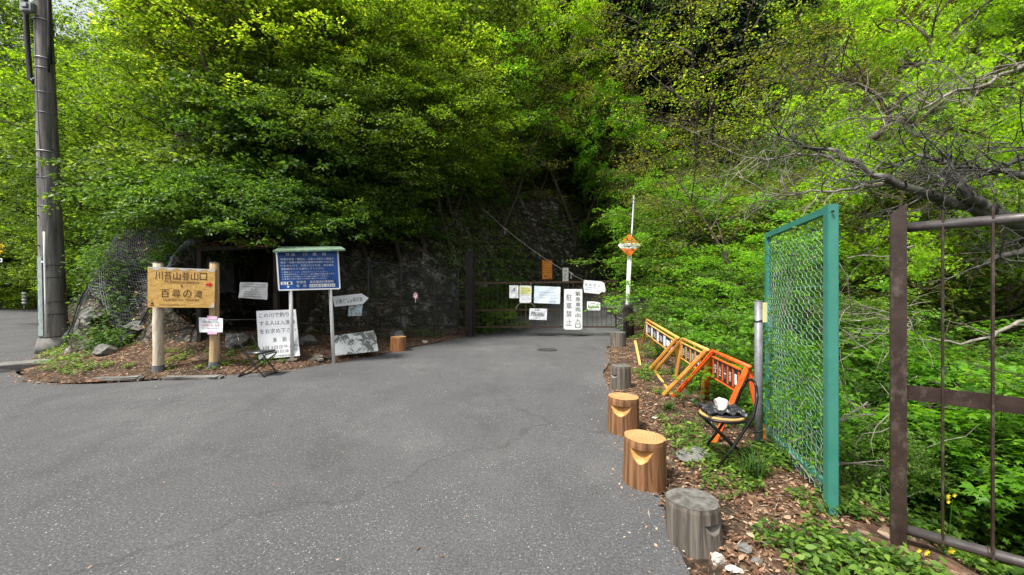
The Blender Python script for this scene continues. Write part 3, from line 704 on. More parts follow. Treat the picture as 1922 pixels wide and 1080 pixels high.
mb = MB(); mb.bar(P(372, 468, 8.35), P(524, 462, 8.35), .06, .08); mb.bar(P(369, 457, 8.22), P(382, 455, 8.22), .1, .05); mb.build('beam', 'dark_timber', root)
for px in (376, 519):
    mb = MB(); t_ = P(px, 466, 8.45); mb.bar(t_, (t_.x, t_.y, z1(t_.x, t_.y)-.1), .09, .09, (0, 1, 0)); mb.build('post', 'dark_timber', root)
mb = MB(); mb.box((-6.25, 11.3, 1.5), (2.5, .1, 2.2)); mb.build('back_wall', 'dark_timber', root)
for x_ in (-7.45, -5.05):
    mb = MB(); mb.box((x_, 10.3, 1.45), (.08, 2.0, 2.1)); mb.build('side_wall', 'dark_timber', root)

# ------------------------------------------------------------------ log stumps
def stump(name, label, x, y, h, r, smile=None, ztop=None, side='stump_side', cut='cut_new', notch='notch_wood', tilt=(0, 0), zb=None, oval=1.0):
    """smile = (facing azimuth, half width angle, z_top, depth)"""
    zb = (z1(x, y)-.02 if road_dist(np.array([x]), np.array([y]))[0] > 0 else float(base_z(np.array([x]), np.array([y]))[0])-.015) if zb is None else zb
    root = thing(name, label, 'log stool', (x, y, zb)); r_ = random.Random(int(x*100)+int(y*37))
    n = 120; zs = list(np.linspace(0, h, 14))
    if smile:
        az, hw, zt, dp = smile; zs = sorted(set([round(z_, 4) for z_ in zs if not (zt-dp-.01 < z_ < zt+.012)]+[round(v_, 4) for v_ in np.linspace(zt-dp, zt, 12)]+[round(zt+.004, 4)]))
    ph = [r_.uniform(0, 6.3) for _ in range(4)]
    vs, fs, mi = [], [], []
    for z_ in zs:
        for k in range(n):
            t = 2*PI*k/n; rad = r*(1+.045*math.sin(2*t+ph[0])+.022*math.sin(3*t+ph[1]+z_)+.012*math.sin(7*t+ph[2]+z_*2)+.006*math.sin(17*t+ph[3])+r_.uniform(-.002, .002))*(1+.06*(1-z_/h)**2)
            rad *= (1-.004*(math.sin(23*t+ph[3]) > .8))
            if z_ > h-.008: rad -= .004
            if smile and z_ <= zt+1e-5:
                dt = (t-az+PI) % (2*PI)-PI
                if abs(dt) < hw:
                    zlow = zt-dp*(1-(dt/hw)**2)
                    if z_ > zlow: rad -= (z_-zlow)*.95
            vs.append((x+rad*math.cos(t)*oval+tilt[0]*z_, y+rad*math.sin(t)+tilt[1]*z_, zb+z_))
    for i in range(len(zs)-1):
        for k in range(n):
            fs.append((i*n+k, i*n+(k+1) % n, (i+1)*n+(k+1) % n, (i+1)*n+k)); m_ = 0
            if smile:
                t = 2*PI*(k+.5)/n; dt = (t-az+PI) % (2*PI)-PI; zc = (zs[i]+zs[i+1])/2
                if abs(dt) < hw and zc <= zt+.004 and zc > zt-dp*(1-(dt/hw)**2)+.001: m_ = 1
            mi.append(m_)
    # extra splits
    mb = MB(); mb.v = vs; mb.f = fs; mb.mi = mi
    fs.append(tuple(range(n))[::-1]); mi.append(0)
    mb.build('log', [side, notch], root, False)
    top = MB(); base = (len(zs)-1)*n; ring = [Vector(vs[base+k]) for k in range(n)]; c = sum(ring, Vector())/n
    V_ = [c+Vector((0, 0, .002))]
    F_ = []
    for j, q in enumerate((.33, .66, 1.0)):
        for k in range(n):
            p = c.lerp(ring[k], q); p.z += .002+r_.uniform(-.0012, .0012)*(q < 1); V_.append(p)
    for k in range(n):
        F_.append((0, 1+k, 1+(k+1) % n))
        for j in range(2): F_.append((1+j*n+k, 1+(j+1)*n+k, 1+(j+1)*n+(k+1) % n, 1+j*n+(k+1) % n))
    top.v = V_; top.f = F_; top.mi = [0]*len(F_)
    top.build('cut_face', cut, root, True)
    return root
stump('log_stool', 'nearest log stool, weathered grey and cracked, with a curved notch near its right edge', 1.165, 2.50, .305, .150, (R_(-64), .42, .215, .06), side='old_side', cut='cut_old', notch='notch_old', tilt=(-.06, .03), oval=1.02)
stump('log_stool', 'varnished brown log stool with smile notch, second nearest on the road edge', 1.09, 3.25, .385, .163, (R_(-119), .60, .325, .105))
stump('log_stool', 'varnished brown log stool with smile notch, third nearest beside the leafy verge', 1.24, 4.40, .40, .163, (R_(-117), .76, .325, .105))
stump('log_stool', 'grey weathered log stool with a dark side notch just behind the varnished ones', 1.72, 6.25, .37, .148, (R_(-150), .5, .24, .05), side='old_side', cut='cut_old', notch='notch_old')
stump('log_stool', 'dark grey log stool farthest away beside the right gate post', 2.84, 10.55, .40, .19, side='old_side', cut='cut_old')
stump('log_stool', 'reddish brown log stool alone by the left bank near the weathered white board', -2.88, 10.0, .37, .185, side='stump_side_red', cut='cut_new')

# ------------------------------------------------------------------ folding chairs
def chair_left():
    x, y = P(487, 700, 7.2).x, 7.2
    root = thing('folding_chair', 'black folding chair with a slim padded seat standing by the left bank', 'chair', (x, y, 0)); ox = Vector((x, y, 0))
    T = lambda X, Y, Z: ox+Vector((X, Y, Z))
    r = .0125
    mb = MB()   # frame A: back hoop running down to the front feet
    for s_ in (-.19, .19): mb.tube([T(-.27, s_*.95, .72), T(-.22, s_, .60), T(-.02, s_, .28), T(.20, s_, .015), T(.215, s_, .0)], r, 8)
    mb.tube([T(-.27, -.18, .72), T(-.295, -.12, .765), T(-.30, 0, .775), T(-.295, .12, .765), T(-.27, .18, .72)], r, 8)
    mb.tube([T(.20, -.19, .02), T(.20, .19, .02)], r, 8); mb.build('back_frame', 'chair_metal', root, True)
    mb = MB()
    for s_ in (-.165, .165): mb.tube([T(.21, s_, .40), T(.195, s_, .36), T(-.02, s_, .20), T(-.27, s_, .015)], r, 8)
    mb.tube([T(-.27, -.165, .015), T(-.27, .165, .015)], r, 8); mb.tube([T(.21, -.165, .40), T(.21, .165, .40)], r, 8); mb.build('leg_frame', 'chair_metal', root, True)
    mb = MB(); mb.box(T(.01, 0, .425), (.40, .34, .035), Matrix.Rotation(R_(-2), 3, 'Y'), bevel=.015); mb.build('seat', 'vinyl', root, True)
    root.rotation_euler = (0, 0, 0)
chair_left()
def chair_right():
    C = P(1355, 790, 3.55); x, y = C.x, C.y
    zg = 0.03; root = thing('folding_chair', 'round seated black folding chair with tan seat rim holding a rock, beside the grey pipe', 'chair', (x, y, zg))
    H = .415; r = .0125
    # seat faces the road (left); back hoop on the right
    def W(u, v, z_):   # u toward back, v across
        d = Vector((.93, -.10, 0)); q = Vector((.10, .93, 0)); return Vector((x, y, zg))+d*u+q*v+Vector((0, 0, z_))
    mb = MB(); mb.tube([W(.20*math.cos(t), .20*math.sin(t), H) for t in np.linspace(0, 2*PI, 33)], .013, 8, False); mb.build('seat_ring', 'black_metal', root, True)
    def disc(mb, rad, z0, z1_, n=36):
        vs = [W(rad*k*math.cos(2*PI*i/n), rad*k*math.sin(2*PI*i/n), z_) for z_, k in ((z0, .96), ((z0+z1_)/2, 1), (z1_, .95)) for i in range(n)]+[W(0, 0, z0), W(0, 0, z1_+.004)]
        fs = [(j*n+i, j*n+(i+1) % n, (j+1)*n+(i+1) % n, (j+1)*n+i) for j in range(2) for i in range(n)]+[(3*n, (i+1) % n, i) for i in range(n)]+[(3*n+1, 2*n+i, 2*n+(i+1) % n) for i in range(n)]
        mb.add(vs, fs); return mb
    st = disc(MB(), .205, H+.005, H+.030).build('seat', 'seat_edge', root, True)
    disc(MB(), .185, H+.030, H+.042).build('pad', 'vinyl', st, True)
    mb = MB()   # back hoop frame descending to the near feet
    for s_ in (-1, 1): mb.tube([W(.265, s_*.10, .70), W(.245, s_*.155, .62), W(.20, s_*.18, .47), W(.03, s_*.185, .21), W(-.14, s_*.19, -.01)], r, 8)
    mb.tube([W(.265, -.10, .70), W(.272, -.05, .735), W(.274, 0, .745), W(.272, .05, .735), W(.265, .10, .70)], r, 8)
    mb.tube([W(-.125, -.19, .02), W(-.125, .19, .02)], .010, 8); mb.build('back_frame', 'black_metal', root, True)
    mb = MB(); 
    for s_ in (-1, 1): mb.tube([W(-.16, s_*.12, H), W(-.13, s_*.155, .36), W(.05, s_*.16, .20), W(.27, s_*.165, -.01)], r, 8)
    mb.tube([W(.25, -.165, .02), W(.25, .165, .02)], .010, 8); mb.build('leg_frame', 'black_metal', root, True)
    # rocks and a crumpled bag
    def rock(c, s3, seed, name, label, mat, cat='rock', sub=3, sharp=.35, parent=None):
        bm = bmesh.new(); bmesh.ops.create_icosphere(bm, subdivisions=sub, radius=1); r_ = random.Random(seed)
        pl = [(Vector((r_.gauss(0, 1), r_.gauss(0, 1), r_.gauss(0, 1))).normalized(), r_.uniform(.5, .85)) for _ in range(16)]
        for v in bm.verts:
            for n_, d_ in pl:
                k = v.co.dot(n_)-d_
                if k > 0: v.co -= n_*k
            v.co += v.co.normalized()*(r_.uniform(-1, 1)*.025+.06*math.sin(v.co.x*7+seed)*math.cos(v.co.z*9+v.co.y*5))
        mb = MB(); mb.add([Vector(c)+Vector((v.co.x*s3[0], v.co.y*s3[1], v.co.z*s3[2])) for v in bm.verts], [[v.index for v in f.verts] for f in bm.faces]); bm.free()
        o = mb.build(name, mat, parent, False, loc=c if parent is None else None)
        if label: tag(o, label, cat)
        return o
    globals()['rock'] = rock
    cc = W(.0, -.02, H+.10); rock(cc, (.085, .075, .085), 5, 'rock', 'jagged grey and white rock weighing down the black bag on the round chair', 'rock_pale')
    bm = bmesh.new(); bmesh.ops.create_grid(bm, x_segments=26, y_segments=26, size=1); mb = MB(); vs = []
    for v in bm.verts:
        a_, b_ = v.co.x, v.co.y; q = W(a_*.185, b_*.15, H+.050+.026*abs(math.sin(a_*5+b_*3))+.018*math.sin(a_*11+b_*7)*math.cos(b_*9)-.02*(a_*a_+b_*b_)*.6+.012)
        vs.append(q)
    n_ = len(vs); fs = [[v.index for v in f.verts] for f in bm.faces]; mb.add(vs+[q-Vector((0, 0, .008)) for q in vs], fs+[[n_+i for i in f[::-1]] for f in fs]); bm.free()
    tag(mb.build('plastic_bag', 'vinyl', None, True, loc=C), 'crumpled black plastic bag under the rock on the round chair', 'bag')
chair_right()

# ------------------------------------------------------------------ pipe barricades
def barricade(j0, j1, feetA, feetB, label, txt, mat, pmat, kind):
    c = (j0+j1)/2; root = thing('barricade', label, 'barricade', (c.x, c.y, z1(c.x, c.y)), 'orange pipe barricades along the verge')
    mb = MB(); mb.tube([j0, j1], .024, 12); mb.build('top_pipe', mat, root, True)
    legs = []
    for j, feet in ((j0, feetA), (j1, feetB)):
        for k, f_ in enumerate(feet):
            f_ = Vector(f_); d = (f_-j).normalized(); mb = MB(); off = (j1-j0).normalized()*(.05 if j is j0 else -.05)
            st = j+off+d*.01; mb.bar(st, f_, .055, .022, (j1-j0)); mb.bar(st+d*.01+Vector((0, 0, .0)), f_-d*.01, .018, .05, (j1-j0))
            legs.append(mb.build('leg', mat, root))
    up = Vector((0, 0, 1)); ax = (j1-j0); L = ax.length; ax.normalize(); nrm = Vector((-ax.y, ax.x, 0)).normalized()
    if nrm.dot(Vector((0, 0, CAMH))-c) < 0: nrm = -nrm
    a0 = j0+ax*.16-up*.06+nrm*.05; a1 = j1-ax*.12-up*.06+nrm*.05; dn = up*.235
    bd = Board([a0, a1, a1-dn, a0-dn], .015) if True else None
    bd.n = nrm; pmb = bd.slab(MB()); mb = MB(); n = len(txt)*2+1; wt = [1.0 if i % 2 == 0 else 1.9 for i in range(n)]; cellu = [sum(wt[:i])/sum(wt) for i in range(n+1)]
    for i in range(n):
        q0 = cellu[i]; q1 = cellu[i+1]
        if i % 2 == 0: bd.rect(mb, q0+.003, q1-.003, .06, .94, .002)
    pmb.add(mb.v, mb.f, 1); pl = pmb.build('panel', list(pmat), root)
    mb = MB()
    # the board is read from the road: mirror when its u axis runs to the viewer's right
    flip = (a1-a0).cross(up).dot(Vector((0, 0, CAMH))-c) > 0
    for i, ch in enumerate(txt):
        u0 = cellu[2*i+1]+.022; u1 = cellu[2*i+2]-.022
        bd.write(mb, ch, u0, u1, .26, .76, .004)
    mb.build('lettering', 'white_paint', pl)
    mb = MB(); mb.bar(a0+up*.012, a1+up*.012, .012, .03, nrm); mb.bar(a0-dn-up*.012, a1-dn-up*.012, .012, .03, nrm); mb.build('panel_rail', mat, root)
    return root
J0, J1, J2, J3 = P(1214, 600, 9.4), P(1281, 636, 6.75), P(1337, 659, 5.2), P(1408, 690, 4.12)
def gp(px, py, D=None):
    if D is None: v = G(px, py, .02)
    else: v = P(px, py, D)
    v.z = z1(v.x, v.y)-.02; return v
barricade(J0, J1+Vector((-.04, .06, 0)), [gp(1203, 655, 9.9), gp(1232, 668, 9.2)], [gp(1216, 697), gp(1270, 692, 7.1)], 'farthest barricade, faded yellow pipe and legs with a black and white panel', '安全第一', 'orange_faded', ('black_panel', 'white_weathered'), 0)
barricade(J1, J2+Vector((-.03, .05, 0)), [gp(1226, 698), gp(1268, 694, 6.9)], [gp(1243, 742), gp(1318, 738, 5.6)], 'middle barricade, dull yellow pipe with a dark worn panel, between the other two', '安全第一', 'orange_faded', ('black_panel', 'orange_faded'), 1)
barricade(J2, J3, [gp(1262, 744), gp(1322, 747)], [P(1338, 838, 3.95), gp(1434, 812, 4.1)], 'nearest barricade, bright orange with an orange and black safety first panel', '安全＋第一', 'orange', ('black_panel', 'orange'), 2)
mb = MB(); mb.bar(gp(1229, 700)+Vector((0, 0, .05)), gp(1262, 744)+Vector((0, 0, .04)), .04, .02); o = mb.build('loose_bar', 'orange_faded', None, loc=gp(1245, 722)); tag(o, 'fallen faded yellow metal bar lying on the litter below the middle barricade', 'bar')
mb = MB(); mb.bar(P(1192, 640, 8.6), gp(1202, 689, 8.0), .045, .02); o = mb.build('loose_bar', 'orange_faded', None, loc=gp(1203, 688)); tag(o, 'short faded yellow leg propped upright near the farthest barricade', 'bar')

# ------------------------------------------------------------------ grey pipe post with yellow tag
x, y = P(1424, 850, 3.8).x, 3.8
root = thing('pipe_post', 'plain grey steel pipe standing between the round chair and the green fence', 'post', (x, y, 0))
mb = MB(); mb.tube([(x, y, z1(x, y)-.2), (x, y, 1.47)], .036, 16); mb.tube([(x, y, 1.468), (x, y, 1.474)], .037, 16); mb.build('pipe', 'grey_pipe', root, True)
mb = MB()
for z_ in (.22, 1.28): mb.tube([(x+.039*math.cos(t), y+.039*math.sin(t), z_+.006*math.sin(3*t)) for t in np.linspace(0, 2*PI, 17)], .005, 5, False)
mb.build('wire_tie', 'black_metal', root, True)
c = P(1436, 587, 3.76); mb = MB(); mb.box(c, (.045, .008, .19), bevel=.003); o = mb.build('yellow_tag', 'tag_yellow', None, loc=c); tag(o, 'small pale yellow strip wired to the top of the grey pipe', 'tag')

# ------------------------------------------------------------------ green mesh fence
def green_fence():
    A = Vector((2.20, 2.72, 0)); B = Vector((2.66, 4.10, 0)); zt = 2.17
    root = thing('green_mesh_fence', 'green painted fence panel with diamond wire mesh between two posts', 'fence', A)
    d = (B-A).normalized(); up = Vector((0, 0, 1)); nn = d.cross(up)
    for p, wd in ((A, .085), (B, .06)):
        mb = MB(); zb = z1(p.x, p.y)-.25; rot = Matrix.Rotation(R_(0), 3, 'Z')@Matrix([[d.x, nn.x, 0], [d.y, nn.y, 0], [0, 0, 1]]).to_3x3()
        mb.box((p.x, p.y, (zb+zt)/2), (wd, wd*.75, zt-zb), rot, bevel=.006); po = mb.build('post', 'green_paint', root)
        if wd > .07:
            mb = MB(); q = p+Vector((-.03, -.045, zt-.055)); mb.tube([q, q+Vector((.002, -.012, 0))], .008, 8); mb.build('bolt_hole', 'ink', po)
    a0, b0 = A+up*(zt-.03)+d*.045, B+up*(zt-.03)-d*.03
    mb = MB(); mb.bar(a0, b0, .045, .05); mb.build('top_rail', 'green_paint', root)
    mb = MB(); mb.bar(A+up*.22+d*.045, B+up*.10-d*.03, .035, .035); mb.build('bottom_rail', 'green_paint', root)
    L = (b0-a0).length; mb = MB(); zb, H = .12, zt-.06-.12; s_ = .042
    # woven diamond mesh: each wire a zigzag going down
    n = int(L/s_); rows = int(H/s_)
    for i in range(n+1):
        for ph in (0,):
            pts = []
            for k in range(int(H/(s_*.62))+1):
                u = i*s_+(s_*1.0 if (k+i) % 2 else 0)
                z_ = zb+H-k*s_*.62; u = min(max(u, 0), L)
                bulge = .05*math.sin(PI*(z_-zb)/H)*math.sin(PI*u/L)*math.sin(z_*3+1)-.03*(1-(z_-zb)/H)*math.sin(PI*u/L)
                pts.append(a0.xy.to_3d()*1+d*u+up*z_+nn*((.006 if k % 2 else -.006)+bulge)-up*(.12*(u/L)*(1-(z_-zb)/H)))
            mb.tube(pts, 0.0017, 4, False)
    mb.build('wire_mesh', 'green_wire', root)
    mb = MB()
    for t in (.25, .5, .75):
        mb.tube([A+up*(zb+H*t)+d*.04, B+up*(zb+H*t-.03)-d*.03], .0028, 4)
    mb.build('tension_wire', 'green_wire', root)
green_fence()

# ------------------------------------------------------------------ dark brown gate at the right
def brown_gate():
    A = Vector((2.37, 2.42, 0)); d = Vector((.36, -.30, 0)).normalized(); up = Vector((0, 0, 1))
    root = thing('brown_gate', 'open dark brown steel gate leaf with vertical bars at the right edge', 'gate', A)
    nn = d.cross(up); rot = Matrix([[d.x, nn.x, 0], [d.y, nn.y, 0], [0, 0, 1]])
    mb = MB(); zb = z1(A.x, A.y)-.02; zb = .0; w_ = .072
    c = [A+d*sx*w_/2+nn*sy*w_/2+up*z_ for z_ in (-.01, 2.05) for sx, sy in ((-1, -1), (1, -1), (1, 1), (-1, 1))]
    for i in (5, 6): c[i] = c[i]+up*.06
    mb.hexa(c); mb.build('gate_post', 'brown_steel', root)
    E = A+d*1.5
    mb = MB(); mb.tube([A+up*1.965+d*.03, E+up*1.985], .029, 18); mb.build('top_rail', 'brown_gloss', root, True)
    mb = MB(); mb.tube([A+up*.13+d*.03, E+up*.12], .029, 18); o = mb.build('bottom_rail', 'brown_gloss', root, True)
    mb = MB(); q = A+d*.36+up*.128; mb.tube([q-d*.008, q+d*.008], .033, 18); mb.build('weld', 'brown_steel', o, True)
    mb = MB(); mb.bar(A+up*.965+d*.036, E+up*.96, .012, .09); mb.build('middle_rail', 'brown_steel', root)
    for px in (1768, 1862):
        u = None
        best = min(np.linspace(0, 1.4, 1401), key=lambda t: abs((A+d*t).x/(A+d*t).y*F+961-px))
        p = A+d*best; mb = MB(); mb.bar(p+nn*.014+up*.10, p+nn*.014+up*2.05, .028, .010, d); mb.build('vertical_bar', 'brown_steel', root)
    for t in (.75, 1.05, 1.35):
        p = A+d*t; mb = MB(); mb.bar(p+nn*.014+up*.10, p+nn*.014+up*2.05, .028, .010, d); mb.build('vertical_bar', 'brown_steel', root)
brown_gate()

# ------------------------------------------------------------------ the road gate with its notices
GD = 12.9
def gate():
    xl, xr = P(889, 0, GD).x, P(1156, 0, GD).x
    root = thing('road_gate', 'low dark brown barred gate closed across the forest road', 'gate', (xl, GD, 0))
    zt, zm, zq, zb_ = P(0, 532, GD).z, P(0, 583, GD).z, P(0, 599, GD).z, P(0, 614, GD).z
    mb = MB()
    mb.bar((xl, GD, zt), (xr, GD, zt+.06), .05, .06)
    mb.build('top_rail', 'rust_metal', root)
    mb = MB(); mb.bar((xl, GD, zm), (xr, GD, zm+.05), .04, .045); mb.build('middle_rail', 'rust_metal', root)
    mb = MB(); mb.bar((xl, GD, zb_), (xr, GD, zb_), .04, .04); mb.build('bottom_rail', 'rust_metal', root)
    mb = MB(); mb.bar((xl+.05, GD+.01, zq), (xr-.05, GD+.01, zq), .015, .25); mb.build('lower_panel', 'rust_metal', root) if False else None
    n = 30
    for i in range(n+1):
        xx = xl+(xr-xl)*i/n; thick = .05 if i in (0, n) or i == 11 else .014
        mb = MB(); mb.bar((xx, GD-.002, zb_), (xx, GD-.002, zt+.02+.05*i/n), thick, thick*.8, (1, 0, 0)); mb.build('vertical_bar', 'rust_metal', root)
gate()
x, y = P(880, 0, 12.85).x, 12.85
mb = MB(); mb.bar((x, y, -.1), (x+.02, y, 2.75), .24, .20, (0, 1, 0)); mb.tube([(x+.2, y, 0), (x+.2, y, 2.6)], .02, 8); root = mb.build('gate_post', 'post_dark', None, loc=(x, y, 0)); tag(root, 'tall square dark brown post at the left end of the road gate', 'post')
mb = MB(); x2 = P(1179, 0, 12.6).x
mb.tube([(x2, 12.6, 0-.1), (x2+.02, 12.6, .45), (x2-.02, 12.6, .9), (x2, 12.6, 1.05)], [.19, .17, .17, .15], 12); o = mb.build('wooden_post', 'bark_dark', None, True, loc=(x2, 12.6, 0)); tag(o, 'thick rotting timber post at the right end of the road gate', 'post')
r_ = random.Random(4); mb = MB()
for i in range(16):
    a_ = P(1172+r_.uniform(-12, 12), 600+r_.uniform(-8, 8), 12.3); p = a_; pts = [p]; d = Vector((r_.uniform(-1, 1), r_.uniform(-.5, .5), r_.uniform(-.3, .8)))
    for k in range(4): d += Vector((r_.gauss(0, .4), r_.gauss(0, .4), r_.gauss(0, .4))); p = p+d*.09; pts.append(p)
    mb.tube(pts, [.022, .018, .013, .009, .004], 5, False)
o = mb.build('driftwood_branches', 'bark_dark', None, loc=P(1175, 600, 12.3)); tag(o, 'tangle of dead gnarled branches piled on the thick timber post', 'branches')
# notices on the gate (each hangs on it)
def notice(name, label, corners, D, mat, lines, sag=.006, seed=0, outline=None, ink='ink', parts=None, cat='notice', thick=.004):
    bd = Board(quad(corners, D), thick, sag, seed); o = thing(name, label, cat, bd.at(.5, .5), None)
    sh = bd.slab(MB(), outline).build('sheet', mat, o)
    inks = {}
    for L in lines:
        t, u0, u1, v0, v1 = L[:5]; ik = L[5] if len(L) > 5 and L[5] else ink; vert = len(L) > 6 and L[6]
        bd.write(inks.setdefault(ik, MB()), t, u0, u1, v0, v1, .006+abs(sag)*.3, vert)
    for ik, mb in inks.items(): mb.build('lettering', ik, sh)
    return o, bd, sh
gd = GD-.05
o, bd, sh = notice('drawing_notice', 'white sheet with a small black drawing, leftmost on the gate', [(956, 536), (973, 536), (973, 560), (956, 560)], gd, 'paper', [])
mb = MB(); rr = random.Random(3)
for i in range(26): 
    u, v = rr.uniform(.2, .75), rr.uniform(.2, .62); bd.poly(mb, [(u+.06*math.cos(t)*rr.uniform(.5, 1.4), v+.04*math.sin(t)*rr.uniform(.4, 1)) for t in (0, 1.5, 3, 4.6)], .009)
mb.build('drawing', 'ink_grey', sh)
o, bd, sh = notice('map_notice', 'white notice with a yellow upper half and rounded corners, tied with white string', [(975, 536), (998, 537), (997, 569), (975, 569)], gd, 'paper', [('登山者・釣り人へ', .12, .90, .12, .18), ('川乗林道は車両', .12, .90, .24, .30), ('通行止めです', .12, .75, .34, .40), ('お問合せ先', .12, .6, .44, .49)], outline=[(.06, 0), (.94, 0), (1, .05), (1, .93), (.92, 1), (.1, 1), (0, .93), (0, .05)], sag=.0)
mb = MB(); bd.rect(mb, .04, .96, .08, .5, .002); mb.build('yellow_patch', 'paper_yellow', sh)
mb = MB(); bd.rect(mb, .08, .9, .56, .57, .004); [bd.poly(mb, [(.1+.8*i/9, .62+.12*(i % 3)), (.16+.8*i/9, .7+.08*(i % 2)), (.13+.8*i/9, .72+.08*(i % 2))], .004) for i in range(9)]; mb.build('map_drawing', 'ink_grey', sh)
mb = MB()
for pts in ([(977, 569), (970, 575), (969, 580)], [(995, 568), (1000, 572), (1004, 577)], [(978, 536), (976, 531)], [(996, 537), (997, 531)]): mb.tube([P(a_, b_, gd-.01) for a_, b_ in pts], .012, 5)
mb.build('string', 'rope', o)
notice('blue_notice', 'large pale blue sheet with three thin lines of text in the middle of the gate', [(1003, 537), (1052, 539), (1051, 571), (1002, 569)], gd, 'paper_blue', [('ここから先は落石の恐れがあり危険ですので', .10, .92, .32, .38), ('関係者以外の立入りを禁止します', .20, .84, .48, .54), ('林道をご利用の方は注意してください', .22, .93, .64, .70), ('東京都', .60, .84, .84, .92)], ink='ink_grey', seed=1)
o, bd, sh = notice('bird_notice', 'small white sheet printed with a blotchy black picture, below the yellow topped notice', [(994, 579), (1027, 580), (1026, 601), (993, 600)], gd, 'paper', [('お願い', .3, .7, .06, .2)], seed=4)
mb = MB()
for i in range(60):
    u, v = rr.uniform(.1, .88), rr.uniform(.28, .66)+.0; bd.poly(mb, [(u+.05*math.cos(t)*rr.uniform(.5, 1.6), v+.05*math.sin(t)*rr.uniform(.4, 1)) for t in (0, 1.5, 3, 4.6)], .010)
bd.write(mb, 'お車の乗り入れ', .3, .9, .78, .88, .01); mb.build('picture', 'ink_grey', sh)
notice('no_parking_board', 'tall white board with two vertical columns of black Japanese no parking writing', [(1059, 543), (1093, 543), (1093, 619), (1058, 619)], gd-.03, 'white_sign', [('緊急車両出入口', .62, .90, .05, .97, 'ink', True), ('駐車禁止', .12, .42, .10, .92, 'ink_grey', True)], outline=[(.03, 0), (.97, 0), (1, .015), (1, .97), (.9, 1), (.1, 1), (0, .97), (0, .015)], sag=0, cat='sign', thick=.02)
notice('parking_notice', 'torn white sheet hanging from a rope on the right side of the gate top', [(1096, 526), (1134, 529), (1137, 553), (1095, 550)], gd, 'paper', [('駐', .07, .18, .24, .42, 'ink_grey'), ('車', .26, .37, .24, .42, 'ink_grey'), ('禁', .46, .57, .24, .42, 'ink_grey'), ('止', .66, .77, .24, .42, 'ink_grey'), ('緊急車両が通ります', .14, .70, .52, .60, 'ink_blue'), ('車を止めないでください', .08, .80, .68, .80, 'ink_blue')], outline=[(0, 0), (.86, 0), (1.0, .12), (1.02, .7), (.93, .86), (.84, .80), (.7, 1.0), (.04, .97), (-.02, .45)], sag=0)
o, bd, sh = notice('plant_notice', 'small white plate with a faint green plant picture, lowest on the right of the gate', [(1101, 566), (1127, 567), (1127, 583), (1101, 583)], gd, 'paper', [('植物をとらないで', .18, .9, .80, .92), ('自然保護', .3, .6, .12, .25)], outline=[(.03, 0), (.6, -.02), (.97, .1), (1, .9), (.94, 1), (.03, .98)], sag=0)
mb = MB(); [bd.poly(mb, [(.08+.1*i, .66), (.16+.1*i, .30+.08*(i % 3)), (.2+.1*i, .70)], .007) for i in range(8)]; mb.build('picture', mottled('green_print', (.12, .2, .06), (.3, .34, .1), 20, .5), sh)
# rope from the trees to the gate
mb = MB(); pts = [P(905, 392, 13.6), P(925, 409, 13.5), P(948, 430, 13.35), P(985, 459, 13.1), P(1020, 484, 13.0), P(1055, 506, 12.9), P(1098, 528, 12.8)]
mb.tube(pts, .007, 6); 
for q in (pts[2], P(1072, 513, 12.86)): mb.tube([q+Vector((-.07, 0, .05)), q+Vector((.07, 0, -.04))], .018, 6); mb.tube([q, q+Vector((0, 0, -.18))], [.006, .02], 6)
o = mb.build('rope', 'rope', None, loc=pts[3]); tag(o, 'knotted white rope slanting down from the trees to the gate notices', 'rope')
# signs beyond the gate
def post_sign(name, label, corners, D, mat, lines, pm, ink, frame=None):
    bd = Board(quad(corners, D), .03); c = bd.at(.5, 1); zb = z1(c.x, c.y+.08)-.2; root = thing(name, label, 'sign', (c.x, c.y, max(zb, 0)))
    pl = bd.slab(MB()).build('panel', mat, root); mb = MB()
    for L in lines: bd.write(mb, *L)
    if lines: mb.build('lettering', ink, pl)
    if frame:
        mb = MB(); C4 = [bd.at(0, 0, .01), bd.at(1, 0, .01), bd.at(1, 1, .01), bd.at(0, 1, .01)]
        for i in range(4): mb.bar(C4[i], C4[(i+1) % 4], .05, .03, bd.n)
        mb.build('frame', frame, root)
    for u in ((.0, 1.0) if pm[1] == 2 else (.5,)):
        t_ = bd.at(u, .05, -.05); mb = MB(); mb.bar(t_, (t_.x, t_.y, min(zb, z1(t_.x, t_.y)-.1)), .09, .07, (0, 1, 0)); mb.build('post', pm[0], root)
    return root
post_sign('warning_board', 'upright orange board with dark red lines of text on dark posts behind the gate', [(1017, 487), (1037, 488), (1037, 525), (1017, 525)], 19.5, 'orange_sign', [('一般車両通行止', .08, .92, .04, .12)]+[('落石のおそれがあります注意', .06, .94, .18+.11*i, .235+.11*i) for i in range(5)]+[('東京都', .2, .5, .78, .9), ('事務所', .55, .9, .9, .97)], ('dark_timber', 2), 'dark_red', 'dark_red')
post_sign('small_white_plate', 'narrow weathered white plate just right of the orange board behind the gate', [(1056, 503), (1067, 503), (1067, 529), (1056, 529)], 19.0, 'white_weathered', [('林', .3, .7, .1, .3), ('班', .3, .7, .4, .6)], ('dark_timber', 1), 'ink_grey')
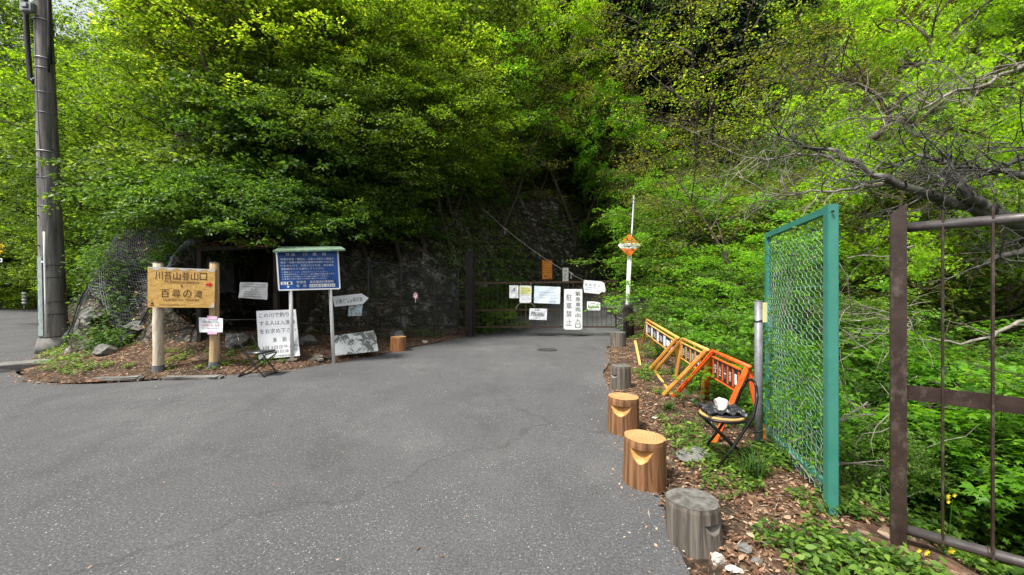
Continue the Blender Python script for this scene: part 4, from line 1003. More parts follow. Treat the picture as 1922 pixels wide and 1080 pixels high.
# diamond sign
D = 13.6
root = thing('diamond_sign', 'orange and white diamond sign on a white post with a grey pipe rising above', 'sign', (P(1177, 0, D).x, D, 0))
ct = P(1181, 461, D); hw = .40
bd = Board([ct+Vector((-hw, 0, hw)), ct+Vector((hw, 0, hw)), ct+Vector((hw, 0, -hw)), ct+Vector((-hw, 0, -hw))], .02)
pl = bd.slab(MB(), [(.5, 0), (1, .5), (.5, 1), (0, .5)]).build('panel', 'sign_orange_r', root)
mb = MB(); bd.poly(mb, [(.10, .40), (.90, .40), (.99, .5), (.87, .63), (.13, .63), (.01, .5)], .003); mb.build('white_band', 'white_weathered', pl)
mb = MB(); bd.write(mb, '幅員減少', .24, .76, .45, .58, .006); bd.write(mb, '徐行', .38, .62, .24, .35, .006); bd.write(mb, '東京都', .38, .62, .70, .75, .006); mb.build('lettering', 'ink_grey', pl)
mb = MB(); b_ = P(1176, 528, D+.13); mb.tube([P(1182, 470, D+.13), (b_.x, b_.y, z1(b_.x, b_.y)-.2)], .075, 12); mb.build('post', 'white_paint', root, True)
mb = MB(); mb.tube([P(1190, 367, D+.24), (P(1180, 0, D).x, D+.24, .2)], .035, 10); mb.build('pipe', 'galv', root, True)

# ------------------------------------------------------------------ utility pole
def pole():
    D = 9.8; x0, x1 = P(103, 0, D).x, P(80, 0, D).x; zt = 10.6; z0 = .05
    root = thing('utility_pole', 'tall weathered grey concrete utility pole with black cables and metal bands', 'utility pole', (x0, D, z0))
    ax = lambda z_: Vector((x0+(x1-x0)*(z_-z0)/8.7, D, z_)); rad = lambda z_: .245-.0105*z_
    mb = MB(); mb.tube([ax(z_) for z_ in np.linspace(z0-.1, zt, 24)], [rad(z_) for z_ in np.linspace(z0-.1, zt, 24)], 32); mb.build('shaft', 'pole', root, True)
    mb = MB(); mb.tube([ax(z_) for z_ in (0, .14, .36)], [.33, .32, .27], 20); mb.build('footing', 'concrete', root, True)
    def arc(z_, t0, t1, r_add, n=14): return [ax(z_)+Vector(((rad(z_)+r_add)*math.cos(t), (rad(z_)+r_add)*math.sin(t), 0)) for t in np.linspace(t0, t1, n)]
    # half sleeve on the road side with embossed marks
    zs = np.linspace(.42, 2.35, 10); T0, T1 = R_(-195), R_(-85); vs, fs = [], []
    for z_ in zs:
        vs += arc(z_, T0, T1, .012, 16)
    for i in range(9):
        for j in range(15): fs.append((i*16+j, i*16+j+1, (i+1)*16+j+1, (i+1)*16+j))
    n = len(vs); vs += [v_-(v_-ax(v_.z)).normalized()*.010 for v_ in vs]; fs += [tuple(n+i for i in f[::-1]) for f in fs]
    mb = MB(); mb.add(vs, fs); sl = mb.build('sleeve', 'pole_wrap', root, True)
    mb = MB()
    for i in range(5):
        z_ = 2.1-i*.34; c = ax(z_)+Vector(((rad(z_)+.016)*math.cos(R_(-125)), (rad(z_)+.016)*math.sin(R_(-125)), 0))
        mb.box(c, (.02, .012, .16), Matrix.Rotation(R_(-35), 3, 'Z')); mb.box(c+Vector((0, 0, -.03)), (.055, .010, .02), Matrix.Rotation(R_(-35), 3, 'Z'))
    mb.build('raised_mark', 'grey_pipe', sl)
    for z_, rr in ((7.25, .018), (7.0, .012), (4.95, .016), (8.2, .02)):
        mb = MB(); mb.tube(arc(z_, 0, 2*PI, .004, 28), rr, 6, False); mb.build('band', 'galv', root, True)
    for z_ in (.40, .95, 1.25, 1.85, 2.15, 3.6, 4.3, 5.9, 6.4):
        mb = MB(); mb.tube(arc(z_, R_(-190), R_(10), .006, 20), .006, 5, False); mb.build('wire_tie', 'cable' if z_ < 2.5 else 'galv', root, True)
    mb = MB(); mb.tube([ax(z_)+Vector((.11, -(rad(z_)+.02), 0)) for z_ in (.5, 1.4, 2.4, 2.95)], .019, 8); mb.build('conduit', 'white_paint', root, True)
    mb = MB(); mb.tube([ax(z_)+Vector((o_, -(rad(z_)+.006), 0)) for z_, o_ in ((2.95, .11), (3.4, .10), (4.6, .04), (5.6, .01), (6.8, -.02), (8.0, -.04))], .006, 5); mb.build('ground_wire', 'galv', root)
    for s_, zb_, r__ in ((-1, 6.75, .05), (1, 7.1, .035)):
        mb = MB(); mb.tube([ax(zt)+Vector((s_*(.30), -.1, 0)), ax(9)+Vector((s_*.30, -.12, 0)), ax(7.6)+Vector((s_*.27, -.12, 0)), ax(zb_)+Vector((s_*.26, -.1, 0)), ax(zb_-.1)+Vector((s_*.18, -.1, 0)), ax(zb_-.02)+Vector((s_*.10, -.12, 0))][:(6 if s_ < 0 else 4)], r__, 8); mb.build('cable', 'cable', root, True)
    for dx_ in (-.36, .30, .34):
        mb = MB(); mb.tube([ax(zt)+Vector((dx_, -.12, 0)), ax(8.6)+Vector((dx_*.9, -.13, 0)), ax(7.4)+Vector((dx_*.75, -.12, 0)), ax(6.9)+Vector((dx_*.66, -.1, 0))], .014, 6); mb.build('cable', 'cable', root, True)
    mb = MB(); mb.box(ax(8.35)+Vector((-.02, -.28, 0)), (.30, .14, .22), bevel=.02); mb.box(ax(8.35)+Vector((-.02, -.36, .02)), (.14, .05, .12), bevel=.01); mb.build('clamp', 'galv', root)
    for i, (z_, t) in enumerate(((2.62, -100), (3.35, -100), (4.35, -100), (5.4, -100), (6.5, -100), (3.0, -20), (4.0, -170), (5.0, -20))):
        c = ax(z_)+Vector((rad(z_)*math.cos(R_(t)), rad(z_)*math.sin(R_(t)), 0)); d = Vector((math.cos(R_(t)), math.sin(R_(t)), 0)); mb = MB(); mb.tube([c-d*.01, c+d*.03], .014, 8); mb.build('bolt', 'black_metal', root)
    mb = MB(); c = ax(2.22)+Vector((.06, -(rad(2.2)+.03), 0)); mb.box(c, (.05, .02, .05), bevel=.005); mb.build('tag', 'white_paint', root)
pole()

# ------------------------------------------------------------------ kerb slabs by the pole, manhole
r_ = random.Random(9)
for (px, py, z0, sx, sy, rz, lab) in ((48, 692, 0, .85, .6, .6, 'worn concrete block beside the foot of the utility pole'), (222, 713, 0, .8, .14, .05, 'low concrete edging strip sunk at the road edge left of the wooden sign'), (360, 712, 0, 1.0, .14, .08, 'low concrete edging strip sunk at the road edge below the wooden sign')):
    c = G(px, py, 0); mb = MB(); bm = bmesh.new(); bmesh.ops.create_cube(bm, size=1); bmesh.ops.bevel(bm, geom=bm.edges[:], offset=.06, segments=2, affect='EDGES'); bmesh.ops.subdivide_edges(bm, edges=bm.edges[:], cuts=2)
    rot = Matrix.Rotation(rz, 3, 'Z'); bm.verts.index_update()
    mb.add([Vector((c.x, c.y, .05 if sy > .3 else -.03))+rot@Vector((v.co.x*sx+r_.gauss(0, .012), v.co.y*sy+r_.gauss(0, .012), v.co.z*.16+r_.gauss(0, .006))) for v in bm.verts], [[v.index for v in f.verts] for f in bm.faces]); bm.free()
    tag(mb.build('concrete_block', 'concrete', None, loc=(c.x, c.y, 0)), lab, 'concrete block')
c = G(1027, 657); root = thing('manhole_cover', 'small round iron cover set in the road in front of the gate', 'manhole cover', (c.x, c.y, 0))
mb = MB(); mb.tube([(c.x, c.y, .001), (c.x, c.y, .010)], .26, 28); mb.build('frame', 'iron', root); mb = MB(); mb.tube([(c.x, c.y, .010), (c.x, c.y, .016)], .20, 28); mb.build('lid', 'iron', root)

# ------------------------------------------------------------------ rocks
def rk(px, py, D, s3, seed, label, mat='rock'):
    p = P(px, py, D); z_ = z1(p.x, p.y); z_ = max(z_, float(base_z(np.array([p.x]), np.array([p.y]))[0])); rock((p.x, p.y, z_+s3[2]*.35), s3, seed, 'rock', label, mat)
rk(1350, 1058, 2.28, (.045, .035, .045), 1, 'pale cream pointed rock at the foot of the nearest grey log stool', 'rock_pale')
rk(1398, 1050, 2.34, (.05, .04, .03), 2, 'flat grey rock just right of the cream pointed rock')
rk(1420, 1060, 2.25, (.04, .03, .02), 3, 'small dark grey stone right of the flat grey rock in the litter')
rk(1378, 1066, 2.2, (.05, .035, .02), 31, 'pale tan stone in the litter at the bottom edge of the photo', 'rock_pale')
rk(1300, 862, 3.6, (.20, .15, .07), 4, 'low dark mossy rock left of the feet of the round chair')
rk(1231, 789, 4.75, (.06, .035, .03), 6, 'small white stone in the litter near the third log stool', 'rock_pale')
rk(225, 640, 8.55, (.34, .28, .20), 11, 'big grey slab rock under the netting left of the wooden sign')
rk(262, 634, 8.7, (.36, .26, .15), 12, 'long layered grey rock closest to the left log post')
rk(195, 658, 7.9, (.28, .22, .16), 13, 'rounded grey rock low in the litter right of the pole')
rk(170, 650, 8.6, (.25, .2, .2), 14, 'small mossy rock nearest to the foot of the utility pole')
rk(580, 640, 8.9, (.28, .22, .2), 15, 'dark rock between the two white posts of the blue board')
rk(440, 655, 8.3, (.3, .24, .22), 16, 'mossy dark boulder behind the black folding chair')
rk(745, 610, 11, (.3, .2, .22), 17, 'grey rock on the bank behind the reddish log stool')
rk(797, 636, 11.2, (.09, .08, .06), 18, 'small white stone on the verge right of the reddish log stool', 'rock_pale')
# ------------------------------------------------------------------ rockfall netting over the left bank
def net():
    foot = [(-11.35, 10.4), (-10.5, 9.2), (-9.2, 8.7), (-8.3, 8.65), (-7.5, 8.6)]
    F_ = [Vector((x, y, 0)) for x, y in foot]; cum = [0]
    for i in range(1, 5): cum.append(cum[-1]+(F_[i]-F_[i-1]).length)
    def fp(s_):
        s_ = min(max(s_, 0), cum[-1]-1e-4); i = max(k for k in range(4) if cum[k] <= s_); t = (s_-cum[i])/(cum[i+1]-cum[i]); return F_[i].lerp(F_[i+1], t)
    L = cum[-1]; H = 4.4
    root = thing('rockfall_netting', 'grey diamond wire netting draped over the rocky bank behind the wooden sign', 'netting', (fp(L/2).x, fp(L/2).y, .6))
    def pt(s_, h):      # h along the slope
        f = fp(s_); inn = Vector((.25, 1, 0)).normalized() if s_ > 1.5 else Vector((.55, .85, 0)).normalized()
        run = h*.42; q = f+inn*run; base = .55+.95*h*.86
        zt = zs_(q.x, q.y)+.14
        z_ = max(zt, base*.9 if s_ > 1.2 else base*.75*(.4+.5*s_/1.2)+.1)
        z_ = min(z_, zt+.75)
        return Vector((q.x, q.y, z_+.05*math.sin(s_*3+h*2)))
    cache = {}
    ns, nh = 60, 60
    gx = np.array([[0.0]*2]); 
    sg = np.linspace(0, L, ns+1); hg = np.linspace(0, H, nh+1)
    qs = []
    for s_ in sg:
        f = fp(s_); inn = Vector((.25, 1, 0)).normalized() if s_ > 1.5 else Vector((.55, .85, 0)).normalized()
        for h in hg: q = f+inn*h*.42; qs.append((q.x, q.y))
    qs = np.array(qs); zz = zf(qs[:, 0], qs[:, 1])
    global zs_
    from mathutils import kdtree
    kd = kdtree.KDTree(len(qs)); [kd.insert((a_, b_, 0), i) for i, (a_, b_) in enumerate(qs)]; kd.balance()
    zs_ = lambda a_, b_: sum(zz[i] for _, i, _ in kd.find_n((a_, b_, 0), 4))/4
    st = .085; mb = MB()
    n = int((L+H)/st)
    for k in range(n+1):
        for sgn in (1, -1):
            pts = []
            for j in range(int(H/st)+1):
                h = j*st; s_ = k*st-h if sgn > 0 else k*st-(H-h)
                if 0 <= s_ <= L: pts.append(pt(s_, h))
            if len(pts) > 2: mb.tube(pts, .0055, 3, False)
    mb.build('wire_mesh', 'net_wire', root)
    mb = MB(); mb.tube([pt(s_, 0)-Vector((0, .02, .02)) for s_ in np.linspace(0, L, 20)], .014, 6); mb.build('edge_cable', 'fence_wire', root)
zs_ = None
net()
# wire fence along the foot of the bank
def wire_fence():
    pts = [Vector((-4.62, 9.75, 0)), Vector((-3.75, 10.25, 0)), Vector((-3.1, 11.0, 0)), Vector((-2.35, 11.9, 0)), Vector((-1.75, 12.75, 0))]
    root = thing('wire_fence', 'dark diamond wire fence with thin posts along the bank left of the gate', 'fence', pts[0])
    top = []
    for i, p in enumerate(pts):
        p.z = z1(p.x, p.y, False); h = 2.15; t_ = p+Vector((.0, .05, h)); mb = MB(); mb.tube([p-Vector((0, 0, .2)), t_], .022, 8); mb.build('post', 'fence_wire', root, True); top.append(t_)
    cum = [0]
    for i in range(1, 5): cum.append(cum[-1]+(pts[i]-pts[i-1]).length)
    L = cum[-1]; H = 2.0
    def at(s_, h):
        s_ = min(max(s_, 0), L-1e-4); i = max(k for k in range(4) if cum[k] <= s_); t = (s_-cum[i])/(cum[i+1]-cum[i]); p = pts[i].lerp(pts[i+1], t)
        return Vector((p.x, p.y-.03, p.z+.06+h+.015*math.sin(s_*9)))
    mb = MB(); st = .095
    for k in range(int((L+H)/st)+1):
        for sgn in (1, -1):
            q = []
            for j in range(int(H/st)+1):
                h = j*st; s_ = k*st-h if sgn > 0 else k*st-(H-h)
                if 0 <= s_ <= L: q.append(at(s_, h))
            if len(q) > 1: mb.tube(q, .0045, 3, False)
    mb.build('wire_mesh', 'fence_wire', root)
    for h in (0, 1.0, 2.0):
        mb = MB(); mb.tube([at(s_, h) for s_ in np.linspace(0, L, 24)], .010, 5); mb.build('cable', 'fence_wire', root)
wire_fence()
mb = MB()
c = P(780, 555, 10.8)
for k in range(9):
    t = k*.7; d = Vector((math.cos(t), -.3, math.sin(t)*1.3)); u_ = Vector((-math.sin(t), 0, math.cos(t)))
    mb.add([c, c+d*.04+u_*.02, c+d*.08, c+d*.04-u_*.02], [(0, 1, 2, 3)])
mb.tube([c, c-Vector((0, 0, .2))], .008, 5)
tag(mb.build('flower', 'petal_pink', None, loc=c), 'pale pink artificial looking flower fixed to the wire fence left of the gate', 'flower')
# long low cable in front of the recess
mb = MB(); mb.tube([P(x_, y_, d_) for x_, y_, d_ in ((410, 601, 8.3), (470, 600, 8.4), (545, 606, 8.7), (620, 611, 9.2), (700, 613, 10.1))], .012, 6)
tag(mb.build('anchor_cable', 'fence_wire', None, loc=P(545, 606, 8.7)), 'thin dark steel cable strung low across the bank behind the fishing notice', 'cable')

# ------------------------------------------------------------------ far left: curve sign and delineators
root = thing('curve_sign', 'yellow diamond road sign cut by the left edge of the photo', 'sign', (P(-8, 0, 20).x, 20, 0))
ct = P(-6, 466, 20); bd = Board([ct+Vector((-.5, 0, .5)), ct+Vector((.5, 0, .5)), ct+Vector((.5, 0, -.5)), ct+Vector((-.5, 0, -.5))], .02)
pl = bd.slab(MB(), [(.5, 0), (1, .5), (.5, 1), (0, .5)]).build('panel', 'yellow', root)
mb = MB(); bd.poly(mb, [(.42, .8), (.42, .4), (.36, .4), (.5, .22), (.64, .4), (.58, .4), (.58, .8)]); mb.build('arrow', 'ink', pl)
mb = MB(); mb.tube([ct+Vector((0, .06, .4)), (ct.x, ct.y+.06, -.1)], .04, 10); mb.build('post', 'galv', root, True)
mb = MB(); mb.box(ct+Vector((.0, -.01, -.62)), (.6, .03, .2)); mb.build('plate', 'white_sign', root)
for px, py, D, lab in ((46, 580, 27.5, 'white delineator post with dark stripes beside the far left road'),):
    b = P(px, py, D); b.z = 0; root = thing('delineator_post', lab, 'post', b); mb = MB(); mb.tube([b-Vector((0, 0, .1)), b+Vector((0, 0, .45))], .05, 10); mb.build('stem', 'grey_pipe', root, True)
    for i in range(4): mb = MB(); mb.tube([b+Vector((0, 0, .45+i*.22)), b+Vector((0, 0, .60+i*.22))], .13, 14); mb.build('reflector', 'white_paint', root, True)
    mb = MB(); mb.tube([b+Vector((0, 0, .4)), b+Vector((0, 0, 1.3))], .10, 12); mb.build('sleeve', 'grey_pipe', root, True)
# ------------------------------------------------------------------ trees and shrubs
T_ = make_tree_data
TREES['overhang_a'] = T_(11, 5.6, 2.7, .10, 26, 6, 6, 20, .105, 'leaf_mid', 'kite', .09, (-.1, -.25), 'bark', .75, .25, .3)
TREES['overhang_b'] = T_(12, 6.2, 2.9, .14, 26, 6, 6, 20, .10, 'leaf_yellow', 'kite', .08, (.15, -.2), 'bark', .7, .3, .3)
TREES['high'] = T_(22, 8.0, 2.7, .48, 24, 6, 6, 32, .085, 'leaf_mid', 'kite', .09, (-.05, -.12), 'bark', .75, .1)
TREES['maple'] = T_(13, 5.0, 2.5, .35, 20, 6, 6, 40, .085, 'leaf_bright', 'star', .08, (0, 0), 'bark', .75, .12, .22)
TREES['maple_tall'] = T_(23, 8.0, 3.4, .40, 26, 6, 6, 44, .080, 'leaf_yellow', 'star', .10, (0, 0), 'bark', .8, .12, .25)
TREES['maple_low'] = T_(14, 2.5, 1.7, .12, 20, 5, 5, 34, .080, 'leaf_shrub', 'star', .04, (0, 0), 'bark', .62, .2, .28, stems=2)
TREES['shrub'] = T_(15, 1.9, 1.25, .08, 24, 4, 5, 26, .060, 'leaf_shrub', 'oval', .025, (0, 0), 'bark', .42, .4, .6, stems=4)
TREES['shrub_droop'] = T_(16, 1.7, 1.6, .10, 24, 5, 5, 26, .10, 'leaf_mid', 'oval', .03, (0, -.3), 'bark', .6, .0, .5, stems=3)
TREES['far_a'] = T_(17, 11, 3.8, .22, 26, 5, 5, 26, .17, 'leaf_mid', 'kite', .16, (.05, -.05), 'bark', 1.3, .45, .6)
TREES['far_b'] = T_(18, 10, 4.2, .25, 24, 5, 5, 26, .16, 'leaf_olive', 'kite', .13, (-.08, 0), 'bark_pale', 1.4, .35, .6)
TREES['thin'] = T_(19, 9, 3.0, .30, 20, 5, 5, 13, .085, 'leaf_olive', 'kite', .09, (.1, -.1), 'bark', .9, .5, .45, bare=True, stems=2)
def cedar(seed, H):
    r = np.random.default_rng(seed); wd = MB(); wd.tube([(0, 0, -.5), (.05, 0, H*.4), (0, .05, H*.75), (0, 0, H)], [.19, .15, .09, .02], 9)
    tp, td, tl = [], [], []
    for i in range(110):
        h = H*(.64+.35*(i/110)); az = i*2.4; L = 2.6*(1.05-(h/H-.64)/.38)*r.uniform(.7, 1.1)
        p0 = np.array([0, 0, h]); d = np.array([math.cos(az), math.sin(az), -.25])
        wd.tube([p0, p0+d*L*.5, p0+d*L], [.03, .015, .004], 3, False)
        for k in range(7): tp.append(p0+d*L*r.uniform(.2, 1)); a2 = az+r.uniform(-.9, .9); td.append((math.cos(a2), math.sin(a2), -.4)); tl.append(r.uniform(.4, .9))
    for i in range(26):   # dead lower stubs
        h = H*r.uniform(.08, .56); az = r.uniform(0, 6.28); p0 = np.array([0, 0, h]); d = np.array([math.cos(az), math.sin(az), -.2]); wd.tube([p0, p0+d*r.uniform(.3, 1.3)], [.018, .004], 3, False)
    me = bpy.data.meshes.new('trunk'); me.from_pydata(wd.v, [], wd.f); me.materials.append(M['bark'])
    return me, leaf_mesh('crown', *sprays(np.array(tp), np.array(td), np.array(tl), 16, .24, seed, .5, .5), 'leaf_dark', 'kite')
TREES['cedar'] = cedar(21, 24)
def X_(px, D): return (px-961)/F*D
rt = random.Random(31)
# overhanging trees and bushes on top of the left bank
GL = 'leafy trees leaning over the left bank'
def bank(px, d, D0=8.5):
    D = D0
    while D < 40:
        x = X_(px, D)
        if float(road_dist(np.array([x]), np.array([D]))[0]) > d and x > -60: return x, D
        D += .1
    return X_(px, 14), 14
for px, d, s in [(405, 3.2, 1.05), (455, 3.4, 1.1), (505, 3.4, 1.1), (560, 3.4, 1.15), (615, 3.4, 1.2), (668, 3.5, 1.2)]:
    x, D = bank(px, d)
    tree('shrub_droop', x, D, 'drooping green bush hanging over the top of the rocky left bank', 'bush', 'drooping bushes along the top of the left bank', s, rz=rt.uniform(-.6, .6), mat=rt.choice(['leaf_mid', 'leaf_mid', 'leaf_shrub']), name='bush')
for px, d, s in [(425, 2.2, .7), (470, 2.2, .75), (430, 2.5, .8), (520, 2.4, .75), (590, 2.5, .85), (640, 2.6, .8), (700, 2.7, .8)]:
    x, D = bank(px, d); tree('shrub_droop', x, D-.4, 'leafy spray hanging low from the bank edge over the sign roofs', 'bush', 'leafy sprays hanging low over the sign roofs', s, z=CAMH+(540-(412 if px < 560 else 400))/F*D-.35*s, rz=rt.uniform(-.4, .4), mat='leaf_shrub', name='bush')
for px, d, k, s in [(380, 4.2, 'overhang_a', .75), (450, 4.4, 'overhang_a', .85), (530, 4.5, 'overhang_a', .9), (600, 4.5, 'overhang_b', .9), (670, 4.5, 'overhang_a', .9)]:
    x, D = bank(px, d); tree(k, x, D, 'bushy green tree leaning out over the left bank above the signs', 'tree', GL, s, rz=rt.uniform(-.7, .7), mat=rt.choice(['leaf_mid', 'leaf_yellow']))
for px, d, s, m_ in [(640, 2.6, .8, None), (705, 2.2, .9, None), (755, 2.0, .95, 'leaf_yellow'), (800, 1.9, 1.0, None), (850, 1.8, 1.0, 'leaf_yellow'), (885, 2.6, 1.0, None)]:
    x, D = bank(px, d, 9); tree('high', x, D, 'slim tree whose high crown overhangs the fence left of the gate', 'tree', 'slim trees behind the fence left of the gate', s, rz=rt.uniform(-.7, .7), mat=m_)
for px, D, k, s, m_ in [(250, 15.2, 'overhang_b', 1.0, 'leaf_mid'), (330, 13.8, 'overhang_b', .9, None), (400, 13.4, 'overhang_b', 1.0, None), (480, 13.4, 'overhang_b', 1.05, None), (560, 13.6, 'overhang_a', 1.1, 'leaf_yellow'),
                     (640, 14.0, 'overhang_b', 1.15, None), (710, 15.0, 'overhang_b', 1.15, None), (790, 17.2, 'overhang_a', 1.15, 'leaf_yellow'), (860, 19, 'overhang_b', 1.1, 'leaf_bright'),
                     (220, 19, 'overhang_a', 1.3, None), (300, 17.5, 'overhang_a', 1.3, 'leaf_yellow'), (420, 16.5, 'overhang_b', 1.3, None), (590, 17, 'overhang_b', 1.35, None), (740, 19, 'overhang_b', 1.3, None), (500, 19, 'overhang_a', 1.4, 'leaf_mid'), (660, 20, 'overhang_b', 1.4, None)]:
    tree(k, X_(px, D), D, 'yellow green broadleaf tree rising behind the leaning bushes of the left bank', 'tree', 'yellow green trees above the left bank', s, rz=rt.uniform(-.9, .9), mat=m_)
# left background beyond the left road
for px, D, k, s, m_ in [(-40, 39, 'far_a', 1.0, 'leaf_yellow'), (15, 36, 'far_a', 1.0, 'leaf_yellow'), (60, 34, 'far_b', 1.0, 'leaf_yellow'), (-20, 36, 'far_b', 1.2, None), (120, 27, 'far_a', .9, 'leaf_mid'), (150, 22, 'far_a', .8, 'leaf_yellow'), (180, 18, 'far_a', .75, None), (110, 38, 'far_a', 1.2, None),
                     (30, 44, 'far_b', 1.4, None), (-80, 34, 'far_a', 1.2, None), (210, 26, 'far_a', 1.0, 'leaf_mid'), (80, 52, 'far_a', 1.5, None), (160, 46, 'far_b', 1.4, None)]:
    tree(k, X_(px, D), D, 'green roadside tree beyond the far left road and the utility pole', 'tree', 'trees beyond the far left road', s, mat=m_)
for px, D, s in [(-90, 30, 1.3), (-30, 33, 1.5), (25, 31, 1.35), (70, 32, 1.5), (115, 30, 1.5), (160, 28, 1.4), (205, 24, 1.25), (-60, 44, 1.8), (40, 46, 1.9), (130, 44, 1.9), (-160, 34, 1.5), (-10, 60, 2.2), (90, 60, 2.2), (200, 44, 1.9)]:
    tree('far_a', X_(px, D), D, 'green roadside tree beyond the far left road and the utility pole', 'tree', 'trees beyond the far left road', s, mat=rt.choice(['leaf_yellow', 'leaf_mid', 'leaf_mid']), sz=s*1.15)
for px, D in [(5, 28.6), (30, 28.2), (58, 27.6), (90, 26), (125, 21), (140, 17), (155, 14.5), (120, 24), (-30, 30)]:
    tree('shrub', X_(px, D), D+1.6, 'low green bush beside the far left road', 'bush', 'bushes beside the far left road', 1.6, mat='leaf_yellow', name='bush')
# centre: beyond the gate
def crown_at(kind, px, py, D, s, lab, Hc, mat=None, name='maple_tree'):
    x = X_(px, D); zc = CAMH-(py-540)/F*D; zb = z1(x, D); return tree(kind, x, D, lab, 'tree', None, s, name=name, mat=mat, sz=min(max((zc-zb)/Hc, .6*s), 2.4*s))
crown_at('maple', 1045, 120, 27, 1.35, 'vivid green maple with a bright top standing highest behind the centre of the gate', 3.4, 'leaf_glow')
crown_at('maple', 1160, 285, 25, 1.15, 'fresh green maple with flat layered foliage above the diamond sign', 3.4, 'leaf_bright')
crown_at('overhang_b', 975, 250, 24, .9, 'dusky green tree just left of the vivid green maple behind the gate', 3.6, 'leaf_mid', 'broadleaf_tree')
for px, D, k, s, m_ in [(1230, 22, 'overhang_a', 1.1, 'leaf_bright'), (1300, 20, 'overhang_b', 1.0, 'leaf_shrub'), (1380, 19, 'overhang_a', 1.2, 'leaf_bright'), (1290, 25, 'overhang_b', 1.3, 'leaf_shrub'), (1440, 17, 'overhang_b', 1.1, 'leaf_shrub'), (1320, 16.6, 'overhang_a', 1.1, 'leaf_bright'), (1335, 14.6, 'overhang_a', 1.2, 'leaf_shrub'), (1410, 13.4, 'overhang_b', 1.15, 'leaf_bright'), (1215, 19.5, 'high', .9, 'leaf_shrub'), (1300, 18, 'high', 1.0, 'leaf_bright'), (1380, 17, 'high', 1.05, 'leaf_shrub')]:
    x = X_(px, D)
    if road_dist(np.array([x]), np.array([D]))[0] < .8: D += 4; x = X_(px, D)
    tree(k, x, D, 'mid green leafy tree on the slope behind the diamond sign and barricades', 'tree', 'leafy trees on the slope right of the gate', s, mat=m_)
for i in range(62):
    px = rt.uniform(960, 1400); D = rt.uniform(27, 42); tree('cedar', X_(px, D), D, 'tall dark straight trunked conifer in the shaded stand high behind the gate', 'tree', 'dark conifers behind the gate', rt.uniform(.85, 1.2), name='conifer_tree')
for px, D in [(900, 38), (1500, 40), (1600, 42), (1700, 44), (1760, 36), (700, 42), (250, 40), (330, 34), (1850, 40)]:
    tree('cedar', X_(px, D), D, 'dark conifer scattered among the leafy trees of the hillside', 'tree', 'scattered dark hillside conifers', rt.uniform(.9, 1.15), name='conifer_tree')
for px, D, s in [(1300, 19.5, .9), (1390, 15, .9), (1010, 25, .9), (1480, 11, .9), (930, 19, .9)]:
    x = X_(px, D); 
    if road_dist(np.array([x]), np.array([D]))[0] < .5: D += 5; x = X_(px, D)
    tree('thin', x, D, 'thin pale stemmed tree with bare arching branches and few leaves', 'tree', 'sparse thin pale trees on the slopes', s, name='sparse_tree')
for px, d, s in [(390, 4.0, .7), (470, 4.2, .75), (560, 4.2, .8), (640, 4.0, .8), (730, 3.0, .8), (850, 2.4, .8)]:
    x, D = bank(px, d, 9); tree('thin', x, D, 'slender pale stems with bare twigs threading through the left canopy', 'tree', 'slender pale trees within the left canopy', s, name='sparse_tree')
for px, D, s, m_ in [(1085, 25.5, 1.5, 'leaf_yellow'), (1150, 27, 1.7, 'leaf_olive'), (1225, 23, 1.6, 'leaf_yellow'), (1290, 24, 1.8, 'leaf_yellow'), (1355, 21, 1.7, 'leaf_olive'), (1430, 19, 1.5, 'leaf_yellow'), (1190, 32, 2.0, 'leaf_bright'), (1330, 30, 2.0, 'leaf_yellow'), (1010, 28, 1.8, 'leaf_yellow')]:
    x = X_(px, D)
    if road_dist(np.array([x]), np.array([D]))[0] < .4: D += 3; x = X_(px, D)
    tree('thin', x, D, 'tall thin tree with arching pale branches and sparse fresh leaves before the dark conifers', 'tree', 'tall sparse trees before the dark conifers', s, mat=m_, name='sparse_tree')
# hillside fill
placed = []; n_h = 0
for i in range(2600):
    D = rt.uniform(19, 62); px = rt.uniform(-120, 2050); x = X_(px, D)
    if road_dist(np.array([x]), np.array([D]))[0] < 2.5: continue
    if 940 < px < 1430 and 27 < D < 47 and rt.random() < .9: continue
    if 940 < px < 1220 and D < 26: continue
    if px < 215 and D < 34: continue
    if any((x-a_)**2+(D-b_)**2 < (1.9+.045*D)**2 for a_, b_ in placed): continue
    placed.append((x, D)); n_h += 1
    k = rt.choice(['far_a', 'far_a', 'far_b']); m_ = rt.choice(['leaf_mid', 'leaf_yellow', 'leaf_olive', 'leaf_shrub', 'leaf_mid']) if px > 900 else rt.choice(['leaf_mid', 'leaf_yellow', 'leaf_mid'])
    tree(k, x, D, 'green broadleaf tree of the wooded hillside far behind the road', 'tree', 'broadleaf trees of the far hillside', rt.uniform(.75, 1.15), mat=m_)
print('hill trees', n_h)
